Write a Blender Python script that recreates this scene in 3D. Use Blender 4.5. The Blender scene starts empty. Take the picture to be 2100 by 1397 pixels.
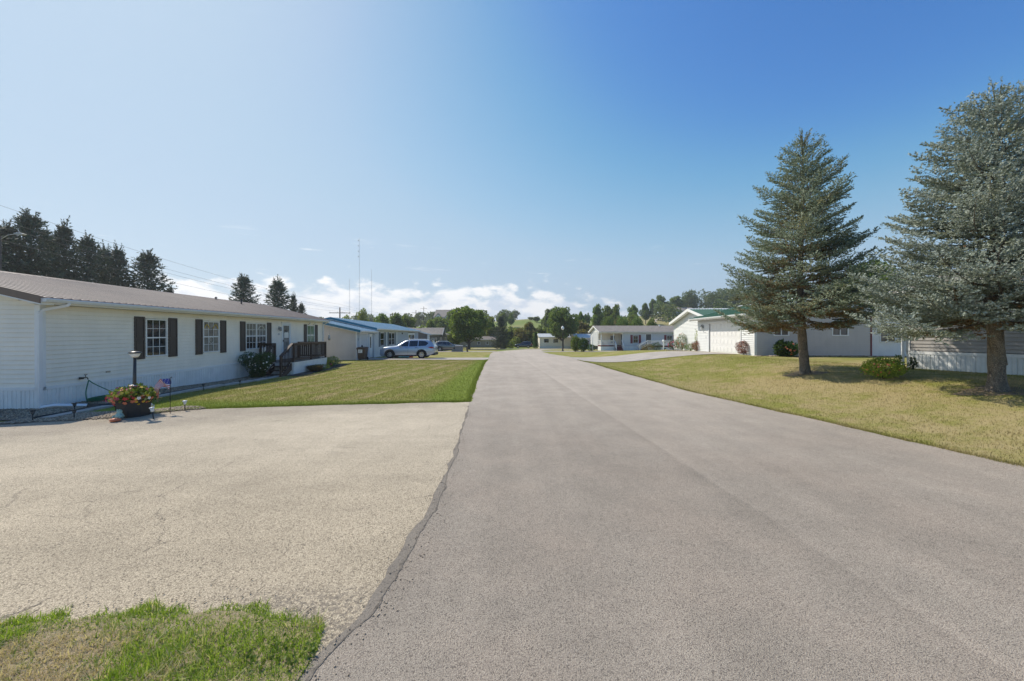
import bpy, bmesh, math, random
import numpy as np
from mathutils import Vector, Matrix

C = bpy.context.scene.collection
SC = bpy.context.scene
PI = math.pi
rnd = random.Random(7)

# ------------------------------------------------------------------ camera, sky, sun, exposure
FPX = 760.0            # focal length in pixels of a 2100 px wide picture
CAMH = 2.0
HORY = 686.0
cd = bpy.data.cameras.new('camera')
cam = bpy.data.objects.new('camera', cd); C.objects.link(cam)
cd.sensor_width = 36.0
cd.lens = 36.0 * FPX / 2100.0
cd.clip_end = 6000.0
cd.clip_start = 0.05
cd.shift_y = -(698.5 - HORY) / 2100.0
cam.location = (0, 0, CAMH)
cam.rotation_euler = (math.radians(90), 0, 0)
SC.camera = cam

SUN_EL = math.radians(48.5)
SUN_AZ = math.radians(-58.5)      # clockwise from +Y
w = bpy.data.worlds.new('World'); SC.world = w; w.use_nodes = True

class NT:
    """tiny helper for node trees"""
    def __init__(s, nt):
        s.nt = nt; s.n = nt.nodes; s.l = nt.links
    def new(s, t, **kw):
        nd = s.n.new(t)
        for k, v in kw.items():
            if k.startswith('i_'):
                s.put(nd.inputs[k[2:].replace('_', ' ')], v)
            else:
                setattr(nd, k, v)
        return nd
    def put(s, sock, v):
        if isinstance(v, bpy.types.NodeSocket): s.l.new(v, sock)
        elif isinstance(v, bpy.types.Node): s.l.new(v.outputs[0], sock)
        else:
            if isinstance(v, (tuple, list)) and sock.type == 'RGBA' and len(v) == 3: v = (*v, 1)
            sock.default_value = v
    def math(s, op, a, b=0.0, c=None, clamp=False):
        nd = s.n.new('ShaderNodeMath'); nd.operation = op; nd.use_clamp = clamp
        s.put(nd.inputs[0], a); s.put(nd.inputs[1], b)
        if c is not None: s.put(nd.inputs[2], c)
        return nd.outputs[0]
    def mix(s, f, a, b, mode='MIX'):
        nd = s.n.new('ShaderNodeMix'); nd.data_type = 'RGBA'; nd.blend_type = mode
        s.put(nd.inputs[0], f); s.put(nd.inputs[6], a); s.put(nd.inputs[7], b)
        return nd.outputs[2]
    def sm(s, v, a, b, lo=0.0, hi=1.0):
        nd = s.n.new('ShaderNodeMapRange'); nd.interpolation_type = 'SMOOTHSTEP'
        s.put(nd.inputs['Value'], v)
        s.put(nd.inputs['From Min'], a); s.put(nd.inputs['From Max'], b)
        s.put(nd.inputs['To Min'], lo); s.put(nd.inputs['To Max'], hi)
        return nd.outputs[0]
    def noise(s, vec, scale, detail=3.0, rough=0.55, dist=0.0, out=0, dim='3D'):
        nd = s.n.new('ShaderNodeTexNoise'); nd.noise_dimensions = dim
        if vec is not None: s.l.new(vec, nd.inputs['Vector'])
        nd.inputs['Scale'].default_value = scale; nd.inputs['Detail'].default_value = detail
        nd.inputs['Roughness'].default_value = rough; nd.inputs['Distortion'].default_value = dist
        return nd.outputs[out]
    def vor(s, vec, scale, feature='F1', out=0, rnd_=1.0):
        nd = s.n.new('ShaderNodeTexVoronoi'); nd.feature = feature
        if vec is not None: s.l.new(vec, nd.inputs['Vector'])
        nd.inputs['Scale'].default_value = scale
        nd.inputs['Randomness'].default_value = rnd_
        return nd.outputs[out]
    def mapping(s, vec, scale=(1, 1, 1), rot=(0, 0, 0), loc=(0, 0, 0)):
        nd = s.n.new('ShaderNodeMapping'); s.l.new(vec, nd.inputs['Vector'])
        nd.inputs['Scale'].default_value = scale; nd.inputs['Rotation'].default_value = rot
        nd.inputs['Location'].default_value = loc
        return nd.outputs[0]
    def xyz(s, vec):
        nd = s.n.new('ShaderNodeSeparateXYZ'); s.l.new(vec, nd.inputs[0]); return nd.outputs
    def comb(s, x, y, z):
        nd = s.n.new('ShaderNodeCombineXYZ')
        s.put(nd.inputs[0], x); s.put(nd.inputs[1], y); s.put(nd.inputs[2], z); return nd.outputs[0]

# world: clear daylight sky with a low bank of cumulus all round the horizon
N = NT(w.node_tree)
for nd in list(N.n): N.n.remove(nd)
sky = N.new('ShaderNodeTexSky', sky_type='NISHITA', sun_disc=False, sun_elevation=SUN_EL, sun_rotation=SUN_AZ,
            altitude=350.0, air_density=1.0, dust_density=0.7, ozone_density=2.6)
geo = N.new('ShaderNodeTexCoord')
X, Y, Z = N.xyz(geo.outputs['Generated'])
hor = N.math('SQRT', N.math('ADD', N.math('MULTIPLY', X, X), N.math('MULTIPLY', Y, Y)))
az = N.math('ARCTAN2', X, Y)
el = N.math('ARCTAN2', Z, hor)
cp = N.comb(N.math('MULTIPLY', X, 1.0), N.math('MULTIPLY', Y, 1.0), N.math('MULTIPLY', el, 2.1))
big = N.noise(cp, 4.5, 2.0, 0.5)
puff = N.noise(cp, 17.0, 7.0, 0.60, 0.25)
vp = N.vor(cp, 26.0, 'SMOOTH_F1')
top = N.math('ADD', N.sm(N.math('ABSOLUTE', N.math('ADD', az, 0.34)), 0.35, .80, 0.118, 0.035), N.math('MULTIPLY', N.math('SUBTRACT', big, 0.5), 0.07))
dens = N.math('MULTIPLY', N.math('SUBTRACT', top, el), 9.0)
dens = N.math('ADD', dens, N.math('MULTIPLY', N.math('SUBTRACT', puff, 0.5), 1.5))
dens = N.math('SUBTRACT', dens, N.math('MULTIPLY', N.math('SUBTRACT', vp, 0.35), 0.5))
dens = N.math('ADD', dens, .16)
mask = N.sm(dens, -0.02, 0.34)
wisp = N.noise(N.mapping(cp, (1, 1, 5.0)), 6.0, 6.0, 0.65)
wmask = N.math('MULTIPLY', N.sm(wisp, 0.60, 0.74), N.math('MULTIPLY', N.sm(el, 0.10, 0.16), N.sm(el, 0.26, 0.17)))
wmask = N.math('MULTIPLY', wmask, 0.6)
mask = N.math('MAXIMUM', mask, wmask)
shade_v = N.math('ADD', N.noise(N.mapping(cp, loc=(0.012, -0.008, -0.04)), 15.0, 5.0, 0.6), N.math('MULTIPLY', N.math('SUBTRACT', el, 0.06), 1.6))
CL = 7.1
ccol = N.mix(N.sm(shade_v, 0.40, 0.62), (CL*.58, CL*.66, CL*.78), (CL*1.0, CL*.985, CL*.965))
# clouds near the horizon melt into the pale air in front of them
air = N.mix(N.sm(el, 0.0, 0.10), (CL*.80, CL*.86, CL*.92), ccol)
ccol = N.mix(0.22, ccol, air)
KE = 0.118*1.464*0.4          # radiance of the sky brought into 0..1 for the curves
skyc = N.mix(1.0, sky.outputs[0], (.80*KE, .97*KE, 1.10*KE), 'MULTIPLY')
ssep = N.new('ShaderNodeSeparateColor'); N.put(ssep.inputs[0], skyc)
outc = []
for k_, pts_ in enumerate((((0, 0), (.08, .02), (.15, .055), (.19, .125), (.235, .225), (.29, .32), (.36, .405), (.57, .475), (1.0, .53), (2.5, .75)),
                           ((0, 0), (.15, .10), (.296, .222), (.407, .41), (.50, .51), (.63, .59), (.88, .64), (1.3, .70), (2.5, .90)),
                           ((0, 0), (.25, .28), (.558, .55), (.66, .64), (.79, .69), (1.02, .775), (1.3, .81), (1.8, .86), (2.5, .97)))):
    fc = N.new('ShaderNodeFloatCurve'); cv = fc.mapping.curves[0]
    while len(cv.points) > 2: cv.points.remove(cv.points[1])
    cv.points[0].location = (0, 0); cv.points[1].location = (pts_[-1][0]*.4, pts_[-1][1]*.4)
    for a_, b_ in pts_[1:-1]: cv.points.new(a_*.4, b_*.4)
    fc.mapping.update(); N.put(fc.inputs['Value'], ssep.outputs[k_]); outc.append(fc.outputs[0])
scmb = N.new('ShaderNodeCombineColor')
for k_ in range(3): N.put(scmb.inputs[k_], outc[k_])
skyc = N.mix(1.0, scmb.outputs[0], (1/KE, 1/KE, 1/KE), 'MULTIPLY')
for nd in N.n:
    if nd.type == 'MIX': nd.clamp_result = False
mask = N.math('MULTIPLY', mask, N.math('GREATER_THAN', el, -0.02))
col = N.mix(N.math('MULTIPLY', mask, 0.93), skyc, ccol)
bg = N.new('ShaderNodeBackground'); N.put(bg.inputs[0], col); bg.inputs[1].default_value = 0.118
wo = N.new('ShaderNodeOutputWorld'); N.l.new(bg.outputs[0], wo.inputs[0])

sl = bpy.data.lights.new('sun', 'SUN'); sl.energy = 3.5; sl.angle = math.radians(0.53); sl.color = (1.0, 0.92, 0.79)
so = bpy.data.objects.new('sun', sl); C.objects.link(so)
sdir = Vector((math.sin(SUN_AZ)*math.cos(SUN_EL), math.cos(SUN_AZ)*math.cos(SUN_EL), math.sin(SUN_EL)))
so.rotation_euler = (-sdir).to_track_quat('-Z', 'Y').to_euler()
so.location = sdir * 60
SC.view_settings.view_transform = 'Standard'; SC.view_settings.look = 'None'
SC.view_settings.gamma = 1.0; SC.view_settings.exposure = 0.55; SC.view_settings.use_curve_mapping = False
SC.cycles.max_bounces = 6; SC.cycles.transparent_max_bounces = 6
SC.cycles.volume_bounces = 0

# ------------------------------------------------------------------ terrain height
def sstep(t):
    t = np.clip(t, 0, 1); return t*t*(3-2*t)
_tx = np.array([-9., -2.2, -1.2, -0.45, -0.25, 0.04, 0.22, 0.38, 0.60, 1.4, 9.])
_tz = np.array([4., 4., 4., 5., 7.5, 12.6, 13.0, 15.2, 18., 24., 24.])
def gz(x, y):
    x = np.asarray(x, float); y = np.asarray(y, float)
    z = -.0222*np.clip(y-25, 0, 76)
    z = z + .75*sstep((x-6.3)/7.0)*(1-sstep((y-32)/28.))
    z = z - .14*sstep((y-12)/6.)*sstep((-x-6)/5.)*(1-sstep((y-22)/8.))
    yy = np.maximum(y, 1.0)
    hz = np.interp(np.clip(x/yy, -9, 9), _tx, _tz) + 1.7
    d = np.where(y > 1, y, 0)
    z = z + hz*sstep((d-112)/150.) - .06*np.clip(d-330, 0, 400)*0.6
    return z
def g(x, y): return float(gz(x, y))
def onp(px, py, z=0.0):
    """point of the level z plane under a pixel of the 2100 px picture"""
    Y = (CAMH-z)*FPX/(py-HORY); return ((px-1050)/FPX*Y, Y)
def atp(px, Y): return (px-1050)/FPX*Y
def zp(py, Y): return CAMH-(py-HORY)/FPX*Y

# ------------------------------------------------------------------ materials
MATS = {}
def mat(name, color=None, rough=0.7, metal=0.0, spec=0.5, bump=None, var=0.0, vscale=3.0, coat=0.0, trans=0.0, emit=None, sheen=0.0):
    """plain procedural material: colour with wear noise, optional bump (scale, strength, distance)"""
    m = bpy.data.materials.new(name); m.use_nodes = True
    q = NT(m.node_tree); b = m.node_tree.nodes['Principled BSDF']
    b.inputs['Roughness'].default_value = rough; b.inputs['Metallic'].default_value = metal
    b.inputs['Specular IOR Level'].default_value = spec
    b.inputs['Coat Weight'].default_value = coat
    tc = q.new('ShaderNodeNewGeometry').outputs['Position']
    if color is not None:
        if var > 0:
            f = q.noise(tc, vscale, 5.0, 0.6)
            f2 = q.noise(q.mapping(tc, (1, 1, .12)), vscale*5, 4.0, 0.65)
            f = q.math('ADD', q.math('MULTIPLY', f, .65), q.math('MULTIPLY', f2, .35))
            c = q.mix(q.sm(f, .35, .65), tuple(v*(1-var) for v in color), tuple(min(1, v*(1+var)) for v in color))
            q.put(b.inputs['Base Color'], c)
            r = q.math('ADD', q.math('MULTIPLY', q.math('SUBTRACT', f, .5), .25), rough, clamp=True)
            q.put(b.inputs['Roughness'], r)
        else: b.inputs['Base Color'].default_value = (*color, 1)
    if bump:
        bn = q.new('ShaderNodeBump'); bn.inputs['Strength'].default_value = bump[1]; bn.inputs['Distance'].default_value = bump[2]
        q.put(bn.inputs['Height'], q.noise(tc, bump[0], 4.0, .6)); q.l.new(bn.outputs[0], b.inputs['Normal'])
    MATS[name] = m; return m

def foliage(name, c1, c2, c3=None, rough=0.6, trans=0.35, patch=0.8):
    """leaves: colour varies from leaf to leaf and in patches"""
    m = bpy.data.materials.new(name); m.use_nodes = True
    q = NT(m.node_tree); b = m.node_tree.nodes['Principled BSDF']; out = m.node_tree.nodes['Material Output']
    gm = q.new('ShaderNodeNewGeometry'); oi = q.new('ShaderNodeObjectInfo')
    f = gm.outputs['Random Per Island']
    c = q.mix(f, c1, c2)
    if c3 is not None:
        nz = q.noise(gm.outputs['Position'], patch, 3.0, .6)
        c = q.mix(q.sm(nz, .50, .68), c, c3)
    hs = q.new('ShaderNodeHueSaturation'); q.put(hs.inputs['Color'], c)
    q.put(hs.inputs['Value'], q.math('ADD', .86, q.math('MULTIPLY', oi.outputs['Random'], .28)))
    q.put(hs.inputs['Hue'], q.math('ADD', .49, q.math('MULTIPLY', oi.outputs['Random'], .02)))
    c = hs.outputs[0]
    q.put(b.inputs['Base Color'], c); b.inputs['Roughness'].default_value = rough
    b.inputs['Specular IOR Level'].default_value = 0.35
    if trans > 0:
        t = q.new('ShaderNodeBsdfTranslucent'); q.put(t.inputs[0], q.mix(1.0, c, (1.1, 1.15, .6), 'MULTIPLY'))
        mx = q.new('ShaderNodeMixShader'); mx.inputs[0].default_value = trans
        q.l.new(b.outputs[0], mx.inputs[1]); q.l.new(t.outputs[0], mx.inputs[2]); q.l.new(mx.outputs[0], out.inputs[0])
    MATS[name] = m; return m

M = MATS
mat('siding_cream', (.85, .79, .69), .55, var=.05, vscale=1.2, bump=(60, .15, .002))
mat('siding_white', (.73, .735, .73), .55, var=.04, vscale=1.2)
mat('siding_beige', (.55, .51, .47), .55, var=.05, vscale=1.2)
mat('siding_grey', (.35, .33, .31), .55, var=.06, vscale=1.2)
mat('siding_blue_grey', (.42, .46, .50), .55, var=.05)
mat('siding_pale_grey', (.55, .57, .58), .55, var=.05)
mat('siding_dark', (.16, .15, .145), .6, var=.06)
mat('siding_olive', (.26, .24, .18), .6, var=.06)
mat('trim_white', (.79, .79, .78), .45, var=.04, vscale=2)
mat('skirt_white', (.76, .77, .76), .5, var=.07, vscale=2.2, bump=(5, .2, .01))
mat('trim_grey', (.52, .54, .55), .4, var=.04)
mat('shutter_brown', (.058, .042, .036), .55, var=.12, vscale=6)
mat('shutter_red', (.16, .022, .03), .55, var=.1)
mat('shutter_blue', (.05, .10, .14), .55, var=.1)
mat('glass', (.012, .016, .018), .04, spec=.75)
mat('glass_curtain', (.23, .22, .20), .08, spec=.6, var=.25, vscale=4)
mat('glass_screen', (.07, .075, .08), .25, spec=.4)
mat('glass_tan', (.10, .085, .065), .06, spec=.6, var=.5, vscale=1.3)
mat('glass_green', (.14, .22, .16), .08, spec=.6, var=.25, vscale=5)
mat('deck_wood', (.055, .034, .026), .7, var=.25, vscale=4, bump=(30, .3, .004))
mat('deck_board', (.10, .085, .07), .75, var=.25, vscale=4)
mat('deck_red', (.13, .02, .018), .7, var=.15)
mat('door_white', (.62, .68, .72), .35, var=.03)
mat('roof_tan', (.20, .145, .118), .46, spec=.45, var=.12, vscale=1.0)
mat('roof_tan_edge', (.17, .115, .085), .45, var=.08)
mat('roof_blue', (.25, .38, .45), .36, spec=.6, var=.08)
mat('roof_teal', (.01, .14, .22), .4, var=.06)
mat('roof_green', (.045, .11, .06), .5, spec=.35, var=.1)
mat('roof_shingle', (.25, .22, .19), .85, var=.22, vscale=2.5, bump=(25, .5, .01))
mat('roof_shingle_brown', (.20, .17, .15), .85, var=.2, vscale=3)
mat('garage_door', (.78, .77, .75), .42, var=.03)
mat('concrete', (.37, .33, .285), .85, var=.12, vscale=1.1, bump=(60, .3, .004))
mat('paver', (.36, .345, .32), .85, var=.12, vscale=6, bump=(50, .3, .003))
mat('stone_a', (.40, .34, .27), .85, var=.45, vscale=11)
mat('stone_bed', (.17, .145, .115), .95, var=.3, vscale=20)
mat('black_plastic', (.012, .012, .013), .45, var=.2, vscale=9)
mat('planter_black', (.022, .022, .025), .55, var=.3, vscale=7)
mat('metal_dark', (.03, .028, .027), .4, spec=.6)
mat('metal_grey', (.35, .36, .37), .35, metal=.7)
mat('alu_white', (.70, .71, .72), .35, var=.03)
mat('hose_green', (.01, .14, .07), .45)
mat('wood_pole', (.11, .085, .065), .85, var=.25, vscale=3)
mat('mast_metal', (.34, .36, .39), .6)
mat('wire', (.12, .12, .13), .6)
mat('box_green', (.12, .15, .14), .6, var=.08)
mat('box_grey', (.20, .20, .20), .6, var=.08)
mat('cart_brown', (.07, .045, .035), .5, var=.1)
mat('label_white', (.75, .75, .74), .6)
mat('flag_red', (.52, .03, .03), .7); mat('flag_white', (.78, .76, .74), .7); mat('flag_blue', (.05, .06, .28), .7)
mat('lamp_glass', (.75, .74, .70), .2)
mat('frog_green', (.30, .46, .40), .2, var=.2, vscale=30)
mat('glass_white', (.66, .68, .66), .15, var=.3, vscale=30)
mat('tyre', (.012, .012, .012), .8)
mat('rim', (.62, .62, .63), .25, metal=.85)
mat('rim_dark', (.02, .02, .022), .5)
mat('car_glass', (.006, .008, .010), .03, spec=.9)
mat('car_paint_silver', (.40, .45, .51), .28, metal=.45, coat=1.0)
mat('car_paint_tan', (.20, .19, .165), .25, metal=.5, coat=1.0)
mat('car_paint_dark', (.035, .04, .06), .2, metal=.3, coat=1.0)
mat('car_trim', (.02, .02, .021), .6)
mat('tail_red', (.35, .02, .015), .2, coat=1.0)
mat('head_clear', (.6, .62, .63), .1, coat=1.0)
mat('flower_white', (.80, .79, .74), .6); mat('flower_red', (.55, .03, .04), .6); mat('flower_pink', (.60, .06, .18), .6)
mat('flower_yellow', (.65, .45, .04), .6); mat('flower_salmon', (.55, .16, .08), .6)
mat('crack_dark', (.15, .13, .105), .95, var=.5, vscale=30)
mat('mulch', (.06, .045, .035), .95, var=.4, vscale=15)
mat('litter', (.20, .145, .085), .95, var=.45, vscale=9)
mat('toy_red', (.5, .05, .04), .4); mat('toy_blue', (.1, .35, .6), .4)

def bark(name, c1, c2):
    m = bpy.data.materials.new(name); m.use_nodes = True
    q = NT(m.node_tree); b = m.node_tree.nodes['Principled BSDF']
    P = q.new('ShaderNodeNewGeometry').outputs['Position']
    v = q.mapping(P, (1, 1, .35))
    f = q.vor(q.mapping(P, (1, 1, .5)), 55, 'DISTANCE_TO_EDGE'); n1 = q.noise(v, 9, 5, .65); n2 = q.noise(P, 3, 3, .5)
    k = q.math('ADD', q.math('MULTIPLY', q.sm(f, 0, .3), .35), q.math('MULTIPLY', n1, .75))
    c = q.mix(q.sm(k, .25, .85), c1, c2)
    c = q.mix(q.sm(n2, .45, .7, 0, .5), c, (.16, .15, .12))
    q.put(b.inputs['Base Color'], c); b.inputs['Roughness'].default_value = .9
    bn = q.new('ShaderNodeBump'); bn.inputs['Strength'].default_value = .9; bn.inputs['Distance'].default_value = .03
    q.put(bn.inputs['Height'], k); q.l.new(bn.outputs[0], b.inputs['Normal'])
    MATS[name] = m
bark('bark', (.07, .055, .042), (.37, .31, .25))
bark('bark_far', (.05, .04, .03), (.15, .12, .10))

foliage('needles_blue', (.20, .24, .21), (.48, .535, .47), (.24, .265, .18), trans=.15, patch=1.6)
foliage('needles_olive', (.12, .155, .10), (.32, .36, .26), (.21, .20, .10), trans=.15, patch=1.3)
foliage('needles_dead', (.15, .10, .045), (.30, .21, .11), None, trans=.1)
foliage('needles_dark', (.035, .058, .036), (.095, .13, .08), (.08, .09, .05), trans=.1, patch=.4)
foliage('leaf_green', (.10, .15, .035), (.24, .30, .09), (.11, .17, .045), trans=.5)
foliage('leaf_light', (.16, .21, .06), (.29, .32, .11), (.18, .22, .07), trans=.45)
foliage('leaf_dark', (.09, .14, .05), (.23, .29, .10), (.13, .18, .06), trans=.45)
foliage('leaf_autumn', (.16, .14, .05), (.26, .21, .085), (.15, .18, .06), trans=.4)
foliage('leaf_red', (.13, .04, .03), (.30, .10, .06), (.10, .12, .05), trans=.3)
foliage('leaf_lime', (.20, .26, .03), (.38, .40, .06), (.14, .20, .03), trans=.4)
foliage('leaf_shrub', (.03, .065, .02), (.09, .15, .045), None, trans=.3)
foliage('leaf_bright', (.08, .15, .025), (.20, .28, .06), (.22, .22, .06), trans=.35, patch=3)
foliage('leaf_tall_grass', (.08, .08, .035), (.20, .15, .09), (.12, .07, .06), trans=.3)
foliage('wood_far', (.085, .125, .06), (.19, .24, .11), (.18, .20, .09), trans=.4, patch=.05)

def lawn_colour(q, P):
    """colour of the lawns by where they grow: mown stripes, dry patches, lush edges"""
    x, y, z = q.xyz(P)
    n1 = q.noise(P, .35, 4, .6); n2 = q.noise(P, 1.7, 5, .65); n3 = q.noise(P, 9., 4, .7); n4 = q.noise(P, 55., 3, .7)
    green = q.mix(n3, (.175, .175, .038), (.29, .285, .08))
    dry = q.mix(n3, (.29, .235, .105), (.43, .35, .185))
    # dryness: higher right of the road, in patches
    right = q.sm(x, 0, 8)
    d = q.math('ADD', q.math('MULTIPLY', q.math('SUBTRACT', n2, .5), 2.1), q.math('MULTIPLY', q.math('SUBTRACT', n1, .5), 1.9))
    d = q.math('ADD', d, q.math('MULTIPLY', q.math('SUBTRACT', n4, .5), .9))
    d = q.math('ADD', d, q.math('ADD', .22, q.math('MULTIPLY', right, .34)))
    # near the walls and trees on the right it stays greener, the near verge is dry
    d = q.math('SUBTRACT', d, q.math('MULTIPLY', q.math('MULTIPLY', right, q.sm(y, 13, 19)), .34))
    # mowing stripes across the left lawn
    sx_ = q.math('ADD', q.math('SUBTRACT', x, q.math('MULTIPLY', y, .155)), q.math('MULTIPLY', q.noise(P, .5, 2, .5), .5))
    st = q.math('SINE', q.math('MULTIPLY', sx_, 5.6))
    thin = q.math('MULTIPLY', q.sm(q.math('SINE', q.math('MULTIPLY', sx_, 2.8)), .93, 1.0), q.sm(q.noise(P, 1.2, 3, .6), .42, .55))
    st = q.math('ADD', st, q.math('MULTIPLY', thin, 2.6))
    left = q.math('SUBTRACT', 1.0, right)
    d = q.math('ADD', d, q.math('MULTIPLY', q.math('MULTIPLY', st, left), .20))
    # lush strip beside the road and beside the driveway
    e = q.noise(P, .8, 2, .5)
    lush = q.math('MULTIPLY', q.sm(q.math('ADD', x, q.math('MULTIPLY', e, .8)), -2.7, -1.9), q.math('MULTIPLY', left, q.sm(y, 4, 8)))
    lush2 = q.math('MULTIPLY', q.sm(q.math('ADD', y, q.math('MULTIPLY', e, .8)), 11.9, 11.0), q.math('MULTIPLY', left, q.sm(y, 8.5, 9.3)))
    lush = q.math('MAXIMUM', lush, lush2)
    d = q.math('SUBTRACT', d, q.math('MULTIPLY', lush, .55))
    c = q.mix(q.sm(d, .0, .85), green, dry)
    c = q.mix(q.math('MULTIPLY', lush, .6), c, (.16, .24, .03))
    far = q.sm(y, 110, 180)
    c = q.mix(far, c, q.mix(q.sm(q.math('ADD', q.noise(P, .02, 3, .6), q.math('MULTIPLY', q.sm(x, 50, 90), .16)), .45, .65), (.17, .22, .06), (.30, .27, .13)))
    return c

def make_lawn_mats():
    m = bpy.data.materials.new('lawn_ground'); m.use_nodes = True
    q = NT(m.node_tree); b = m.node_tree.nodes['Principled BSDF']
    P = q.new('ShaderNodeNewGeometry').outputs['Position']
    c = lawn_colour(q, P)
    # thatch and soil between the blades
    c = q.mix(q.sm(q.noise(P, 120., 3, .7), .55, .7, 0, .4), c, (.09, .075, .04))
    q.put(b.inputs['Base Color'], c); b.inputs['Roughness'].default_value = .95; b.inputs['Specular IOR Level'].default_value = .1
    bn = q.new('ShaderNodeBump'); bn.inputs['Strength'].default_value = .7; bn.inputs['Distance'].default_value = .03
    q.put(bn.inputs['Height'], q.math('ADD', q.noise(P, 45., 3, .7), q.noise(P, 8., 3, .7))); q.l.new(bn.outputs[0], b.inputs['Normal'])
    MATS['lawn_ground'] = m
    m = bpy.data.materials.new('lawn_blade'); m.use_nodes = True
    q = NT(m.node_tree); b = m.node_tree.nodes['Principled BSDF']; out = m.node_tree.nodes['Material Output']
    gm = q.new('ShaderNodeNewGeometry')
    c = lawn_colour(q, gm.outputs['Position'])
    c = q.mix(1.0, c, q.mix(gm.outputs['Random Per Island'], (.75, .75, .75), (1.35, 1.32, 1.25)), 'MULTIPLY')
    q.put(b.inputs['Base Color'], c); b.inputs['Roughness'].default_value = .7; b.inputs['Specular IOR Level'].default_value = .2
    t = q.new('ShaderNodeBsdfTranslucent'); q.put(t.inputs[0], c)
    mx = q.new('ShaderNodeMixShader'); mx.inputs[0].default_value = .4
    q.l.new(b.outputs[0], mx.inputs[1]); q.l.new(t.outputs[0], mx.inputs[2]); q.l.new(mx.outputs[0], out.inputs[0])
    MATS['lawn_blade'] = m
make_lawn_mats()

def make_verge_mat():
    m = bpy.data.materials.new('verge_blade'); m.use_nodes = True
    q = NT(m.node_tree); b = m.node_tree.nodes['Principled BSDF']; out = m.node_tree.nodes['Material Output']
    gm = q.new('ShaderNodeNewGeometry'); P = gm.outputs['Position']; x, y, z = q.xyz(P)
    r = gm.outputs['Random Per Island']
    nz = q.noise(P, 3.2, 3, .6)
    dry = q.math('ADD', q.math('MULTIPLY', q.math('SUBTRACT', nz, .5), 1.9), q.math('ADD', q.math('MULTIPLY', q.sm(x, -1.9, -2.8), q.sm(y, 2.62, 2.25, .05, .55)), q.math('MULTIPLY', r, .52)))
    g1 = q.mix(r, (.17, .26, .03), (.44, .54, .09))
    s1 = q.mix(r, (.42, .33, .21), (.72, .60, .42))
    c = q.mix(q.sm(dry, .45, .70), g1, s1)
    q.put(b.inputs['Base Color'], c); b.inputs['Roughness'].default_value = .5; b.inputs['Specular IOR Level'].default_value = .35
    t = q.new('ShaderNodeBsdfTranslucent'); q.put(t.inputs[0], q.mix(1.0, c, (1.1, 1.15, .6), 'MULTIPLY'))
    mx = q.new('ShaderNodeMixShader'); mx.inputs[0].default_value = .4
    q.l.new(b.outputs[0], mx.inputs[1]); q.l.new(t.outputs[0], mx.inputs[2]); q.l.new(mx.outputs[0], out.inputs[0])
    MATS['verge_blade'] = m
    m = bpy.data.materials.new('verge_soil'); m.use_nodes = True
    q = NT(m.node_tree); b = m.node_tree.nodes['Principled BSDF']
    P = q.new('ShaderNodeNewGeometry').outputs['Position']
    c = q.mix(q.noise(P, 40, 5, .7), (.26, .20, .115), (.52, .42, .27))
    q.put(b.inputs['Base Color'], c); b.inputs['Roughness'].default_value = 1.0
    bn = q.new('ShaderNodeBump'); bn.inputs['Distance'].default_value = .02
    q.put(bn.inputs['Height'], q.noise(P, 70, 4, .7)); q.l.new(bn.outputs[0], b.inputs['Normal'])
    MATS['verge_soil'] = m
make_verge_mat()

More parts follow.
